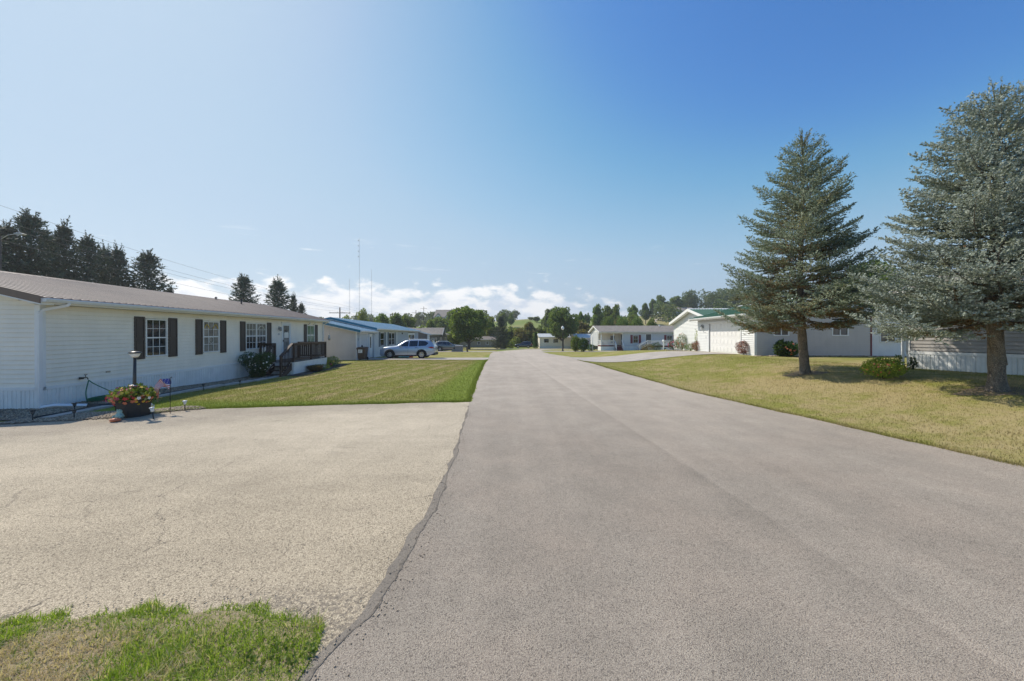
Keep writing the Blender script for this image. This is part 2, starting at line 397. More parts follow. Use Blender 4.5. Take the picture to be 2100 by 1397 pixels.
def paving(name, stone_lo, stone_hi, binder, cell, kind, rough=.9):
    """asphalt: small stones set in a darker binder, coarse tone changes, kind-specific marks"""
    m = bpy.data.materials.new(name); m.use_nodes = True
    q = NT(m.node_tree); b = m.node_tree.nodes['Principled BSDF']
    P = q.new('ShaderNodeNewGeometry').outputs['Position']; x, y, z = q.xyz(P)
    jig = q.noise(P, 140, 2, .5, out=1)
    vec = q.n.new('ShaderNodeVectorMath'); vec.operation = 'MULTIPLY_ADD'
    q.l.new(jig, vec.inputs[0]); vec.inputs[1].default_value = (.006, .006, .0); q.l.new(P, vec.inputs[2])
    V = vec.outputs[0]
    cellc = q.vor(V, cell, 'F1', out=1); dist = q.vor(V, cell, 'F1', out=0)
    r = q.xyz(cellc)[0]; r2 = q.xyz(cellc)[1]
    st = q.mix(r, stone_lo, stone_hi)
    gap = q.sm(dist, .30, .62)
    c = q.mix(q.math('MULTIPLY', gap, .75), st, binder)
    hole = q.math('MULTIPLY', q.math('GREATER_THAN', r2, .88), .75)
    c = q.mix(hole, c, tuple(v*.6 for v in binder))
    # tone changes: fine mottling, patches, wheel paths
    m1 = q.noise(P, 14., 4, .65); m2 = q.noise(P, 1.6, 4, .6); m3 = q.noise(P, .33, 3, .55)
    f = q.math('ADD', q.math('MULTIPLY', q.math('SUBTRACT', m1, .5), .30), q.math('MULTIPLY', q.math('SUBTRACT', m2, .5), .42))
    f = q.math('ADD', f, q.math('MULTIPLY', q.math('SUBTRACT', m3, .5), .40))
    h = q.math('SUBTRACT', q.math('SUBTRACT', 1.0, q.math('MULTIPLY', dist, 1.1)), q.math('MULTIPLY', hole, .8))
    trk = q.noise(q.mapping(P, (1, .07, 1)), 1.5, 4, .6) if kind == 'road' else q.noise(q.mapping(P, (.12, 1, 1), (0, 0, -.08)), 1.7, 5, .65)
    f = q.math('ADD', f, q.math('MULTIPLY', q.math('SUBTRACT', trk, .5), .36))
    oil = q.sm(q.noise(P, 2.3, 3, .5), .70, .76)
    f = q.math('SUBTRACT', f, q.math('MULTIPLY', oil, .16))
    if kind == 'road':
        seam = q.math('ADD', 2.05, q.math('MULTIPLY', q.math('SUBTRACT', 14., y), .072))
        seam = q.math('ADD', seam, q.math('MULTIPLY', q.math('SUBTRACT', q.noise(P, 1.1, 3, .6), .5), .12))
        s = q.math('SUBTRACT', x, seam)
        side = q.sm(s, -.05, .04)
        f = q.math('ADD', f, q.math('MULTIPLY', side, .05))
        line = q.math('MULTIPLY', q.sm(s, -.18, -.02), q.sm(s, .03, -.0))
        f = q.math('SUBTRACT', f, q.math('MULTIPLY', line, .045))
        lt = q.math('MULTIPLY', q.sm(s, .0, .03), q.sm(s, .30, .05))
        f = q.math('ADD', f, q.math('MULTIPLY', lt, .05))
        pink = q.sm(q.noise(P, .8, 3, .6), .4, .65)
        c = q.mix(q.math('MULTIPLY', pink, .18), c, q.mix(1.0, c, (1.10, .98, .93), 'MULTIPLY'))
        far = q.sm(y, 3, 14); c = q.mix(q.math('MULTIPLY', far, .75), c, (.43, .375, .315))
    if kind == 'drive':
        # fine cracks, a few long ones, darker worn side by the house
        for (sx, rot, thr, k) in ((.30, .5, .003, .5), (.62, 1.3, .0025, .3)):
            pv = q.mapping(P, (1, 1, 1), (0, 0, rot))
            dn = q.noise(P, 1.3, 5, .7, out=1)
            vv = q.n.new('ShaderNodeVectorMath'); vv.operation = 'MULTIPLY_ADD'
            q.l.new(dn, vv.inputs[0]); vv.inputs[1].default_value = (.5, .5, 0); q.l.new(pv, vv.inputs[2])
            e = q.vor(vv.outputs[0], sx, 'DISTANCE_TO_EDGE')
            cr = q.sm(e, thr*sx*2.2, thr*.4)
            cr = q.math('MULTIPLY', cr, q.sm(q.noise(P, 1.9, 2, .5), .46, .56))
            cr = q.math('MULTIPLY', cr, k)
            c = q.mix(cr, c, (.045, .04, .035)); h = q.math('SUBTRACT', h, q.math('MULTIPLY', cr, 1.5))
        ld = q.math('ADD', q.math('MULTIPLY', x, -.52), y)      # distance measure towards the house side
        wn = q.math('ADD', ld, q.math('MULTIPLY', q.noise(P, .7, 4, .6), 2.2))
        c = q.mix(q.math('MULTIPLY', q.sm(y, 3.5, 8), .35), c, (.62, .545, .43))
        worn = q.sm(wn, 12.0, 14.0)
        c = q.mix(q.math('MULTIPLY', worn, .85), c, q.mix(1.0, c, (.70, .70, .72), 'MULTIPLY'))
        tar = q.math('ADD', q.sm(y, 3.05, 2.75), 0)
        tar = q.math('MULTIPLY', tar, q.sm(q.math('ADD', x, q.math('MULTIPLY', q.noise(P, 5, 3, .6), .5)), -2.2, -1.4))
        tar = q.math('MULTIPLY', tar, q.sm(q.noise(P, 24, 5, .75), .46, .56))
        c = q.mix(q.math('MULTIPLY', tar, .6), c, (.12, .105, .09))
    g_ = q.math('ADD', 1.0, f)
    c = q.mix(1.0, c, q.comb(g_, g_, g_), 'MULTIPLY')
    q.put(b.inputs['Base Color'], c); b.inputs['Roughness'].default_value = rough; b.inputs['Specular IOR Level'].default_value = .25
    bn = q.new('ShaderNodeBump'); bn.inputs['Strength'].default_value = .75; bn.inputs['Distance'].default_value = .006
    q.put(bn.inputs['Height'], h); q.l.new(bn.outputs[0], b.inputs['Normal'])
    MATS[name] = m
paving('asphalt_road', (.355, .306, .245), (.50, .436, .350), (.225, .19, .157), 165, 'road')
paving('asphalt_drive', (.455, .382, .272), (.69, .585, .425), (.275, .225, .162), 105, 'drive')
paving('asphalt_seal', (.27, .235, .19), (.35, .305, .25), (.235, .205, .17), 200, 'seal')

def brushed_paint():
    for nme in ('car_paint_silver', 'car_paint_tan', 'car_paint_dark'): pass
# ------------------------------------------------------------------ mesh helpers
class MB:
    def __init__(s): s.v = []; s.f = []; s.m = []; s.mats = []; s.sm = []
    def mi(s, m):
        if m is None: return 0
        if m not in s.mats: s.mats.append(m)
        return s.mats.index(m)
    def add(s, vs, fs, m=None, smooth=False):
        o = len(s.v); s.v += [tuple(p) for p in vs]; k = s.mi(m)
        for f in fs: s.f.append(tuple(o+i for i in f)); s.m.append(k); s.sm.append(smooth)
        return s
    def box(s, x0, x1, y0, y1, z0, z1, m=None):
        v = [(x0,y0,z0),(x1,y0,z0),(x1,y1,z0),(x0,y1,z0),(x0,y0,z1),(x1,y0,z1),(x1,y1,z1),(x0,y1,z1)]
        return s.add(v, [(0,3,2,1),(4,5,6,7),(0,1,5,4),(1,2,6,5),(2,3,7,6),(3,0,4,7)], m)
    def prism(s, pts, a, b, axis='y', m=None):
        """polygon pts extruded from a to b along axis; pts are (x,z) for y, (y,z) for x, (x,y) for z"""
        def P(p, t): return {'y': (p[0], t, p[1]), 'x': (t, p[0], p[1]), 'z': (p[0], p[1], t)}[axis]
        n = len(pts); v = [P(p, a) for p in pts] + [P(p, b) for p in pts]
        return s.add(v, [tuple(range(n)), tuple(range(2*n-1, n-1, -1))] + [(i, i+n, (i+1) % n+n, (i+1) % n) for i in range(n)], m)
    def tube(s, pts, r, seg=8, m=None, cap=True, smooth=True):
        pts = [Vector(p) for p in pts]; n = len(pts)
        rs = r if isinstance(r, (list, tuple)) else [r]*n
        vs = []; up = None
        for i, p in enumerate(pts):
            d = (pts[min(i+1, n-1)]-pts[max(i-1, 0)]).normalized()
            if up is None: up = Vector((0, 0, 1)) if abs(d.z) < .9 else Vector((1, 0, 0))
            a = d.cross(up).normalized(); b_ = a.cross(d).normalized(); up = b_
            for k in range(seg):
                t = 2*PI*k/seg; vs.append(p+(a*math.cos(t)+b_*math.sin(t))*rs[i])
        fs = [(i*seg+k, i*seg+(k+1) % seg, (i+1)*seg+(k+1) % seg, (i+1)*seg+k) for i in range(n-1) for k in range(seg)]
        if cap: fs += [tuple(range(seg-1, -1, -1)), tuple((n-1)*seg+k for k in range(seg))]
        return s.add(vs, fs, m, smooth)
    def lathe(s, prof, c=(0, 0, 0), seg=16, m=None, axis='z', smooth=True):
        vs = []
        for r, h in prof:
            for k in range(seg):
                t = 2*PI*k/seg; a, b_ = r*math.cos(t), r*math.sin(t)
                p = (a, b_, h) if axis == 'z' else (a, h, b_)
                vs.append((p[0]+c[0], p[1]+c[1], p[2]+c[2]))
        n = len(prof)
        fs = [(i*seg+k, i*seg+(k+1) % seg, (i+1)*seg+(k+1) % seg, (i+1)*seg+k) for i in range(n-1) for k in range(seg)]
        if axis != 'z': fs = [f[::-1] for f in fs]
        return s.add(vs, fs, m, smooth)
    def mesh(s, name, m=None):
        me = bpy.data.meshes.new(name); me.from_pydata(s.v, [], s.f)
        names = s.mats if s.mats else [m]
        for k in names: me.materials.append(MATS[k])
        if m and s.mats and m not in s.mats: pass
        me.polygons.foreach_set('material_index', s.m); me.polygons.foreach_set('use_smooth', s.sm)
        me.update(); return me

def link(name, me, parent=None, loc=(0, 0, 0), rz=0.0, **props):
    o = bpy.data.objects.new(name, me); C.objects.link(o)
    o.parent = parent; o.location = loc; o.rotation_euler = (0, 0, rz)
    for k, v in props.items(): o[k] = v
    return o
def obj(name, mb, m=None, parent=None, loc=(0, 0, 0), rz=0.0, **props):
    return link(name, mb.mesh(name, m), parent, loc, rz, **props)
def thing(name, label, cat, loc=(0, 0, 0), rz=0.0, group=None):
    o = link(name, None, None, loc, rz); o['label'] = label; o['category'] = cat
    if group: o['group'] = group
    return o
def tag(o, label, cat, group=None):
    o['label'] = label; o['category'] = cat
    if group: o['group'] = group
    return o
def copy_tree(o, parent=None):
    c = o.copy(); C.objects.link(c); c.parent = parent
    for ch in [k for k in KIDS.get(o.name, [])]: copy_tree(ch, c)
    return c
KIDS = {}
def register(o):
    """remember the children of o (faster than .children in big scenes)"""
    for k in o.children:
        KIDS.setdefault(o.name, []).append(k); register(k)

def npmesh(name, V, F, mats, midx=None, smooth=False):
    V = np.asarray(V, np.float32); F = np.asarray(F, np.int32)
    me = bpy.data.meshes.new(name)
    me.vertices.add(len(V)); me.vertices.foreach_set('co', V.ravel())
    me.loops.add(F.size); me.loops.foreach_set('vertex_index', F.ravel())
    me.polygons.add(len(F)); me.polygons.foreach_set('loop_start', np.arange(0, F.size, F.shape[1], dtype=np.int32))
    for m in mats: me.materials.append(MATS[m])
    if midx is not None: me.polygons.foreach_set('material_index', np.asarray(midx, np.int32))
    if smooth: me.polygons.foreach_set('use_smooth', np.ones(len(F), bool))
    me.update(calc_edges=True); return me
def join_np(parts):
    V = []; F = []; I = []; o = 0
    for v, f, i in parts:
        V.append(v); F.append(f+o); I.append(np.full(len(f), i)); o += len(v)
    return np.concatenate(V), np.concatenate(F), np.concatenate(I)

def sheet(name, poly_rows, m, lift, parent=None, thick=0.0, **props):
    """ground sheet: rows of points (x,y) all the same length, laid on the terrain"""
    V = np.array(poly_rows, float); r, c, _ = V.shape
    zz = gz(V[..., 0], V[..., 1]) + lift
    P = np.dstack([V, zz]).reshape(-1, 3)
    F = [(i*c+j, i*c+j+1, (i+1)*c+j+1, (i+1)*c+j) for i in range(r-1) for j in range(c-1)]
    if thick > 0:
        ring = [j for j in range(c)] + [i*c+c-1 for i in range(1, r)] + [(r-1)*c+j for j in range(c-2, -1, -1)] + [i*c for i in range(r-2, 0, -1)]
        o = len(P); low = P[ring].copy(); low[:, 2] -= thick+lift; P = np.vstack([P, low]); n = len(ring)
        F += [(ring[(k+1) % n], ring[k], o+k, o+(k+1) % n) for k in range(n)]
    me = npmesh(name, P, np.array(F), [m])
    # make all faces look up
    if me.polygons[0].normal.z < 0: me.flip_normals()
    return link(name, me, parent, **props)
def quadsheet(a, b, c, d, nu, nv):
    """bilinear rows: a->b first edge, d->c last edge"""
    rows = []
    for i in range(nv+1):
        t = i/nv; p = (a[0]+(d[0]-a[0])*t, a[1]+(d[1]-a[1])*t); q_ = (b[0]+(c[0]-b[0])*t, b[1]+(c[1]-b[1])*t)
        rows.append([(p[0]+(q_[0]-p[0])*j/nu, p[1]+(q_[1]-p[1])*j/nu) for j in range(nu+1)])
    return rows
def rowsheet(left, right, n):
    return [[(l[0]+(r[0]-l[0])*j/n, l[1]+(r[1]-l[1])*j/n) for j in range(n+1)] for l, r in zip(left, right)]

# ------------------------------------------------------------------ the ground
def axis(*segs):
    out = [segs[0][0]]
    for a, b, st in segs:
        n = max(1, int(round((b-a)/st))); out += [a+(b-a)*k/n for k in range(1, n+1)]
    return np.array(out)
gx = axis((-900, -200, 50), (-200, -60, 10), (-60, -24, 2), (-24, 24, .5), (24, 60, 2), (60, 200, 8), (200, 900, 50))
gy = axis((-60, -6, 6), (-6, 42, .5), (42, 104, 2), (104, 360, 6), (360, 1500, 60))
GX, GY = np.meshgrid(gx, gy)
GZ = gz(GX, GY)
rs = np.random.RandomState(3)
und = (np.sin(GX*.9+1.3)*np.sin(GY*.7+.4)+np.sin(GX*2.1)*np.sin(GY*1.7+2))*.006
GZ = GZ+np.where((GY < 42) & (GX > 8), und, 0)
V = np.dstack([GX, GY, GZ]).reshape(-1, 3); nc = len(gx); nr = len(gy)
ii, jj = np.meshgrid(np.arange(nr-1), np.arange(nc-1), indexing='ij'); a_ = (ii*nc+jj).ravel()
F = np.stack([a_, a_+1, a_+nc+1, a_+nc], 1)
me = npmesh('ground', V, F, ['lawn_ground'], smooth=True)
link('ground', me, kind='structure')

# road: left and right edge by distance (X at Y)
def lerp_tab(tab, y):
    return float(np.interp(y, [t[0] for t in tab], [t[1] for t in tab]))
def fbm1(x, seed):
    r = 0.0
    for k, (f, a) in enumerate(((.9, 1), (2.3, .5), (5.1, .28), (11.7, .16), (24., .1))):
        r += a*math.sin(x*f*2*PI*.31+seed*3.1+k*1.7+1.3*math.sin(x*f*.77+seed))
    return r
ROAD_L = [(-8, -1.3), (2.2, -1.19), (2.42, -1.10), (2.64, -.985), (3.06, -.95), (3.55, -.91), (4.04, -.885), (4.84, -.885), (6.2, -.93),
          (8, -1.05), (10.9, -1.22), (16.2, -1.49), (25.8, -1.87), (31, -2.0), (36, -2.25), (47, -2.75), (56, -2.9), (62, -2.3), (67, -1.1), (72, .5), (78, 2.6)]
ROAD_R = [(-8, 9.4), (4, 7.6), (5.35, 7.45), (8.26, 7.06), (13.3, 6.15), (21.4, 5.65), (31, 5.35), (38, 5.9), (43, 5.25), (47, 4.85), (56, 4.7), (67, 5.3), (72, 6.4), (78, 9)]
ys = list(np.arange(-8, 14, .12)) + list(np.arange(14, 40, .4)) + list(np.arange(40, 78.1, 1.0))
Lp = [(lerp_tab(ROAD_L, y)+(.018 if y < 11 else .045)*fbm1(y*1.5, 1)*(1 if y < 40 else 0), y) for y in ys]
Rp = [(lerp_tab(ROAD_R, y)+.035*fbm1(y*1.2, 5), y) for y in ys]
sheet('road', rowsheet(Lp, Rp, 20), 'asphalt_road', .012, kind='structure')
# the road bends to the right at the far end and meets a cross road
sheet('cross_road', quadsheet((-9, 82), (60, 74), (60, 79), (-9, 89), 30, 4), 'asphalt_road', .018, kind='structure')
# smooth seal coat between driveway and road
ys2 = [y for y in ys if 2.0 <= y <= 10.95]
SEAL_L = [(1.9, -1.25), (2.3, -1.22), (2.59, -1.10), (2.96, -1.05), (3.45, -1.03), (3.63, -1.04), (3.8, -1.0), (4.04, -.97), (4.84, -.955), (6.2, -.98), (8, -1.085), (10.95, -1.25)]
sheet('asphalt_seam', rowsheet([(lerp_tab(SEAL_L, y)+.016*fbm1(y*4, 9), y) for y in ys2], [(lerp_tab(ROAD_L, y)+.03, y) for y in ys2], 2), 'asphalt_seal', .010, kind='structure')
ysc = list(np.arange(2.05, 9.5, .03))
sheet('edge_crack', rowsheet([(lerp_tab(ROAD_L, y)+.018*fbm1(y*1.5, 1)-.003-.011*max(0, fbm1(y*5, 3))*(1 if y < 5 else .5), y) for y in ysc], [(lerp_tab(ROAD_L, y)+.018*fbm1(y*1.5, 1)+.003+.009*max(0, fbm1(y*7, 6))*(1 if y < 5 else .5), y) for y in ysc], 1), 'crack_dark', .016, kind='structure')
# driveway by the cream house
DY = [(-40, 5.5), (-20, 7.0), (-14, 7.7), (-11.3, 8.15), (-10.8, 8.45), (-10, 8.62), (-9.4, 8.85), (-9.0, 9.35), (-8.6, 9.72), (-8.0, 9.98), (-5, 10.45), (-3, 10.75), (-1.0, 10.98)]
xs = list(np.arange(-34, -14, 1.0)) + list(np.arange(-14, -.95, .15)) + [-.84]
far_ = [(x, lerp_tab(DY, x)+(.02 if x < -8 else .045)*fbm1(x*1.1, 2)) for x in xs]; near_ = [(x, 1.2) for x in xs]
sheet('driveway', rowsheet(near_, far_, 14), 'asphalt_drive', .006, kind='structure')
# near verge patch: soil pad standing a little above the asphalt
VY = [(-9, 1.9), (-4.6, 2.35), (-3.7, 2.55), (-2.9, 2.66), (-2.1, 2.72), (-1.62, 2.67), (-1.36, 2.58), (-1.27, 2.45), (-1.22, 2.25), (-1.2, 1.0)]
xs = list(np.arange(-9, -1.22, .07))
sheet('verge_soil', rowsheet([(x, .9) for x in xs], [(x, lerp_tab(VY, x)-.07+.02*fbm1(x*3, 4)) for x in xs], 8), 'verge_soil', .017, kind='structure')
# concrete drives
sheet('left_drive', quadsheet((-14.5, 31.2), (-2.0, 30.8), (-2.2, 35.4), (-14.5, 34.9), 26, 8), 'concrete', .022, kind='structure')
sheet('left_back_drive', quadsheet((-17, 56.8), (-2.8, 57.2), (-2.5, 61.5), (-17, 60.6), 20, 4), 'concrete', .022, kind='structure')
RD0 = [(5.3, 30.2), (6.2, 27.2), (8.5, 25.4), (11.2, 24.1), (14.1, 23.0)]
RD1 = [(5.6, 36.5), (7.6, 34.8), (9.2, 32.4), (11.8, 30.6), (14.7, 28.6)]
def refine(t, n):
    out = []
    for a, b in zip(t[:-1], t[1:]): out += [(a[0]+(b[0]-a[0])*k/n, a[1]+(b[1]-a[1])*k/n) for k in range(n)]
    return out+[t[-1]]
sheet('right_drive', rowsheet(refine(RD0, 6), refine(RD1, 6), 12), 'concrete', .024, kind='structure')
sheet('right_back_drive', quadsheet((4.6, 58.5), (36, 60.5), (36, 64.0), (5.2, 64.2), 26, 6), 'concrete', .022, kind='structure')

# ------------------------------------------------------------------ building kit
class Fr:
    """a wall frame inside a house: x runs along the wall, -y points outwards"""
    def __init__(s, root, ox=0.0, oy=0.0, phi=0.0):
        s.root = root; s.o = (ox, oy); s.phi = math.radians(phi)
    def loc(s, x=0, y=0, z=0):
        c, n = math.cos(s.phi), math.sin(s.phi)
        return (s.o[0]+x*c-y*n, s.o[1]+x*n+y*c, z)
    def put(s, name, mb_or_me, m=None, x=0, y=0, z=0, parent=None, **props):
        me = mb_or_me.mesh(name, m) if isinstance(mb_or_me, MB) else mb_or_me
        if parent is not None: return link(name, me, parent, (x, y, z), 0.0, **props)
        return link(name, me, s.root, s.loc(x, y, z), s.phi, **props)

UNIT = {}
def plank_mesh(m, h):
    k = (m, round(h, 4))
    if k not in UNIT:
        b = MB(); b.prism([(0, .004), (-.016, .004), (-.018, 0), (-.026, .001), (-.026, .012), (-.006, h+.003), (0, h+.003)], 0, 1, 'x'); UNIT[k] = b.mesh('siding_plank', m)
    return UNIT[k]

def siding(fr, u0, u1, z0, z1, m, holes=(), h=.125, parts=True, gable=None, wall_t=.10):
    """backing wall plus lap siding; holes are (u0,u1,z0,z1); gable = function z -> (umin,umax)"""
    n = int(math.ceil((z1-z0)/h)); h = (z1-z0)/n
    bm_ = MB(); st = MB()
    for k in range(n):
        a = z0+k*h; b = a+h
        lo, hi = (u0, u1) if gable is None else gable((a+b)/2)
        if gable is not None: lo, hi = max(lo, u0), min(hi, u1)
        if hi-lo < .05: continue
        cuts = sorted([(max(lo, q_[0]), min(hi, q_[1])) for q_ in holes if q_[2] < b-.3*h and q_[3] > a+.3*h])
        x = lo; segs = []
        for c0, c1 in cuts:
            if c0 > x+.02: segs.append((x, c0))
            x = max(x, c1)
        if hi > x+.02: segs.append((x, hi))
        for s0, s1 in segs:
            bm_.box(s0, s1, 0, wall_t, a, b)
            if parts:
                o = fr.put('siding_plank', plank_mesh(m, h), x=s0, z=a); o.scale = (s1-s0, 1, 1)
            else:
                st.prism([(0, a+.005), (-.014, a+.006), (-.018, a), (-.034, a+.001), (-.034, a+.014), (-.006, b+.004), (0, b+.004)], s0, s1, 'x')
    fr.put('wall', bm_, m)
    if not parts: fr.put('siding', st, m, kind='stuff')

def window(fr, u0, u1, z0, z1, frame='trim_white', glass='glass', cols=3, rows=2, sash=2, fw=.045, split=None, pane_parts=True, lower=None):
    """hung window: casing, meeting rail, grille bars and separate panes set back in the frame"""
    b = MB(); o0, o1 = -.040, .03
    b.box(u0, u1, o0, o1, z1-fw, z1); b.box(u0, u1, o0-.012, o1, z0, z0+fw)
    b.box(u0, u0+fw, o0, o1, z0+fw, z1-fw); b.box(u1-fw, u1, o0, o1, z0+fw, z1-fw)
    wins = [(u0+fw, u1-fw)]
    if split:
        xm = (u0+u1)/2; b.box(xm-fw*.8, xm+fw*.8, o0+.001, o1, z0+fw, z1-fw); wins = [(u0+fw, xm-fw*.8), (xm+fw*.8, u1-fw)]
    w_ = None; panes = []
    for (a, c) in wins:
        zz = [z0+fw, z1-fw]
        if sash == 2:
            zm = (z0+z1)/2; b.box(a, c, o0+.006, o1, zm-.022, zm+.022); zz = [z0+fw, zm-.022, zm+.022, z1-fw]
        if sash == 'v':
            xm = (a+c)/2; b.box(xm-.022, xm+.022, o0+.006, o1, z0+fw, z1-fw)
            panes += [(a, xm-.022, zz[0], zz[1]), (xm+.022, c, zz[0], zz[1])]; continue
        for i in range(0, len(zz), 2):
            p, r = zz[i], zz[i+1]
            if cols*rows > 1:
                for k in range(1, cols):
                    x = a+(c-a)*k/cols; b.box(x-.008, x+.008, -.014, -.006, p, r)
                for k in range(1, rows):
                    z = p+(r-p)*k/rows; b.box(a, c, -.0145, -.0065, z-.008, z+.008)
            if pane_parts and cols*rows > 1:
                for k in range(cols):
                    for j in range(rows):
                        panes.append((a+(c-a)*k/cols, a+(c-a)*(k+1)/cols, p+(r-p)*j/rows, p+(r-p)*(j+1)/rows))
            else: panes.append((a, c, p, r))
    w_ = fr.put('window', b, frame)
    for i, (a, c, p, r) in enumerate(panes):
        t = rnd.uniform(-.0012, .0012)
        q_ = MB(); q_.add([(a, t, p), (c, -t, p), (c, -t*.5, r), (a, t*.5, r), (a, .01, p), (c, .01, p), (c, .01, r), (a, .01, r)],
                         [(0, 1, 2, 3), (7, 6, 5, 4), (0, 4, 5, 1), (1, 5, 6, 2), (2, 6, 7, 3), (3, 7, 4, 0)])
        g_ = glass if (lower is None or p > (z0+z1)/2-.05) else lower
        link('pane', q_.mesh('pane', g_), w_)
    return w_

def shutter(fr, u0, u1, z0, z1, m):
    b = MB(); zm = z0+(z1-z0)*.47; e = .05 if u1-u0 > .3 else .035
    b.box(u0, u1, -.034, -.021, z0, z1)
    for (a, c, p, r) in ((u0, u0+e, z0, z1), (u1-e, u1, z0, z1)): b.box(a, c, -.052, -.034, p, r)
    for (p, r) in ((z0, z0+e*1.5), (zm-e*.7, zm+e*.7), (z1-e*1.2, z1)): b.box(u0+e, u1-e, -.0515, -.034, p, r)
    for (p, r) in ((z0+e*1.5, zm-e*.7), (zm+e*.7, z1-e*1.2)): b.box(u0+e+.022, u1-e-.022, -.045, -.034, p+.022, r-.022)
    return fr.put('shutter', b, m)

def skirting(fr, u0, u1, ztop, zbot, m='skirt_white', step=.41, rib=.10, top_trim=.075, holes=()):
    """vertical ribbed skirting panels under a top rail"""
    b = MB(); b.box(u0-.02, u1+.02, -.034, .02, ztop-top_trim, ztop+.01); fr.put('skirting_rail', b, 'trim_white')
    bk = MB(); bk.box(u0, u1, .012, .06, zbot-.3, ztop-top_trim-.002); fr.put('skirting_backing', bk, m)
    n = max(1, int(round((u1-u0)/step))); w_ = (u1-u0)/n
    b = MB(); k = max(2, int(round(w_/rib)))
    pts = []
    for i in range(k):
        x = w_*i/k; r = w_/k
        pts += [(x+.002, .0), (x+r*.10, -.0), (x+r*.16, -.011), (x+r*.84, -.011), (x+r*.9, 0)]
    pts += [(w_-.003, .0), (w_-.003, .009), (.002, .009)]
    b.prism(pts, zbot-.3, ztop-top_trim-.003, 'z')
    me = b.mesh('skirting_panel', m)
    for i in range(n):
        x = u0+i*w_
        if any(h0 <= x+w_*.5 <= h1 for h0, h1 in holes): continue
        fr.put('skirting_panel', me, x=x, y=-.012-(.002 if i % 2 else 0))

def metal_roof_side(fr, x0, x1, ye, ze, yr, zr, m, pw=.91, rib=.228, edge=None, parts=True, t=.03):
    """one slope of ribbed metal panels, from the eave (ye,ze) to the ridge (yr,zr)"""
    L = x1-x0; n = max(1, int(round(L/pw))); w_ = L/n; k = max(2, int(round(w_/rib)))
    prof = []
    for i in range(k):
        x = w_*i/k; r = w_/k
        prof += [(x, 0), (x+.022, .021), (x+.050, .021), (x+.076, 0), (x+r*.6, .003)]
    prof += [(w_-.001, 0)]
    d = Vector((0, yr-ye, zr-ze)); nn = Vector((0, -(zr-ze), (yr-ye))).normalized()
    if nn.z < 0: nn = -nn
    b = MB(); v = []
    for (x, h) in prof: v.append((x, ye+nn.y*h, ze+nn.z*h))
    for (x, h) in prof: v.append((x, yr+nn.y*h, zr+nn.z*h))
    c = len(prof)
    v += [(0, ye-nn.y*t, ze-nn.z*t), (w_-.001, ye-nn.y*t, ze-nn.z*t), (w_-.001, yr-nn.y*t, zr-nn.z*t), (0, yr-nn.y*t, zr-nn.z*t)]
    fs = [(i, i+1, c+i+1, c+i) for i in range(c-1)]+[(2*c, 2*c+3, 2*c+2, 2*c+1), tuple([2*c, 2*c+1]+list(range(c-1, -1, -1)))]
    fs += [(0, c, 2*c+3, 2*c), (c-1, 2*c+1, 2*c+2, 2*c-1)]
    if yr < ye: fs = [f[::-1] for f in fs]
    b.add(v, fs); me = b.mesh('roof_panel', m)
    for i in range(n): fr.put('roof_panel', me, x=x0+i*w_)

def gable_roof(fr, x0, x1, ye, ze, yr, zr, yb, m, trim, metal=True, soffit='trim_white', rake='trim_white', gutter=True, gm='alu_white', parts=True):
    """both slopes, ridge cap, rake boards, fascia and gutter"""
    if metal:
        metal_roof_side(fr, x0, x1, ye, ze, yr, zr, m); metal_roof_side(fr, x0, x1, yb, ze, yr, zr, m)
    else:
        for (a, nme) in ((ye, 'roof_slope'), (yb, 'roof_slope')):
            b = MB(); s_ = 1 if yr > a else -1; k = 16
            # shingle courses, each lapping the one below
            for i in range(k):
                y0 = a+(yr-a)*i/k; y1 = a+(yr-a)*(i+1)/k; z0 = ze+(zr-ze)*i/k; z1 = ze+(zr-ze)*(i+1)/k
                pts = [(y0, z0-.04), (y0, z0+.012), (y1, z1+.002), (y1, z1-.04)]
                b.prism(pts if s_ > 0 else pts[::-1], x0, x1, 'x')
            fr.put(nme, b, m)
    b = MB(); b.prism([(yr-.16, zr-.035), (yr, zr+.035), (yr+.16, zr-.035), (yr, zr-.005)], x0-.01, x1+.01, 'x'); fr.put('ridge_cap', b, trim if metal else m)
    for (xx, sg) in ((x0, -1), (x1, 1)):
        for a in (ye, yb):
            b = MB(); xa, xb = (xx-.022, xx-.001) if sg < 0 else (xx+.001, xx+.022)
            b.prism([(a, ze-.17), (a, ze+.03), (yr, zr+.03), (yr, zr-.17)], xa, xb, 'x'); fr.put('rake_board', b, trim)
            b = MB(); xa, xb = (xx-.020, xx+.30) if sg < 0 else (xx-.30, xx+.020)
            b.prism([(a, ze-.20), (a, ze-.172), (yr, zr-.172), (yr, zr-.20)], xa, xb, 'x'); fr.put('rake_soffit', b, soffit)
    for a, s_ in ((ye, 1), (yb, -1)):
        b = MB(); b.box(x0+.01, x1-.01, min(a, a+s_*.02), max(a, a+s_*.02), ze-.17, ze-.035)
        b.box(x0+.01, x1-.01, min(a+s_*.02, a+s_*.34), max(a+s_*.02, a+s_*.34), ze-.17, ze-.155); fr.put('fascia', b, soffit)
    if gutter:
        b = MB(); b.prism([(ye-.004, ze-.035), (ye-.115, ze-.03), (ye-.125, ze-.055), (ye-.095, ze-.125), (ye-.004, ze-.130)], x0+.02, x1-.02, 'x'); fr.put('gutter', b, gm)

def downspout(fr, pts, m='alu_white', w_=.04, name='downspout'):
    b = MB(); b.tube(pts, [w_]*len(pts), 4, None, smooth=False); return fr.put(name, b, m)

def house(name, label, x, y, ang, z=None, group=None):
    return thing(name, label, 'house', (x, y, g(x, y) if z is None else z), math.radians(ang), group)
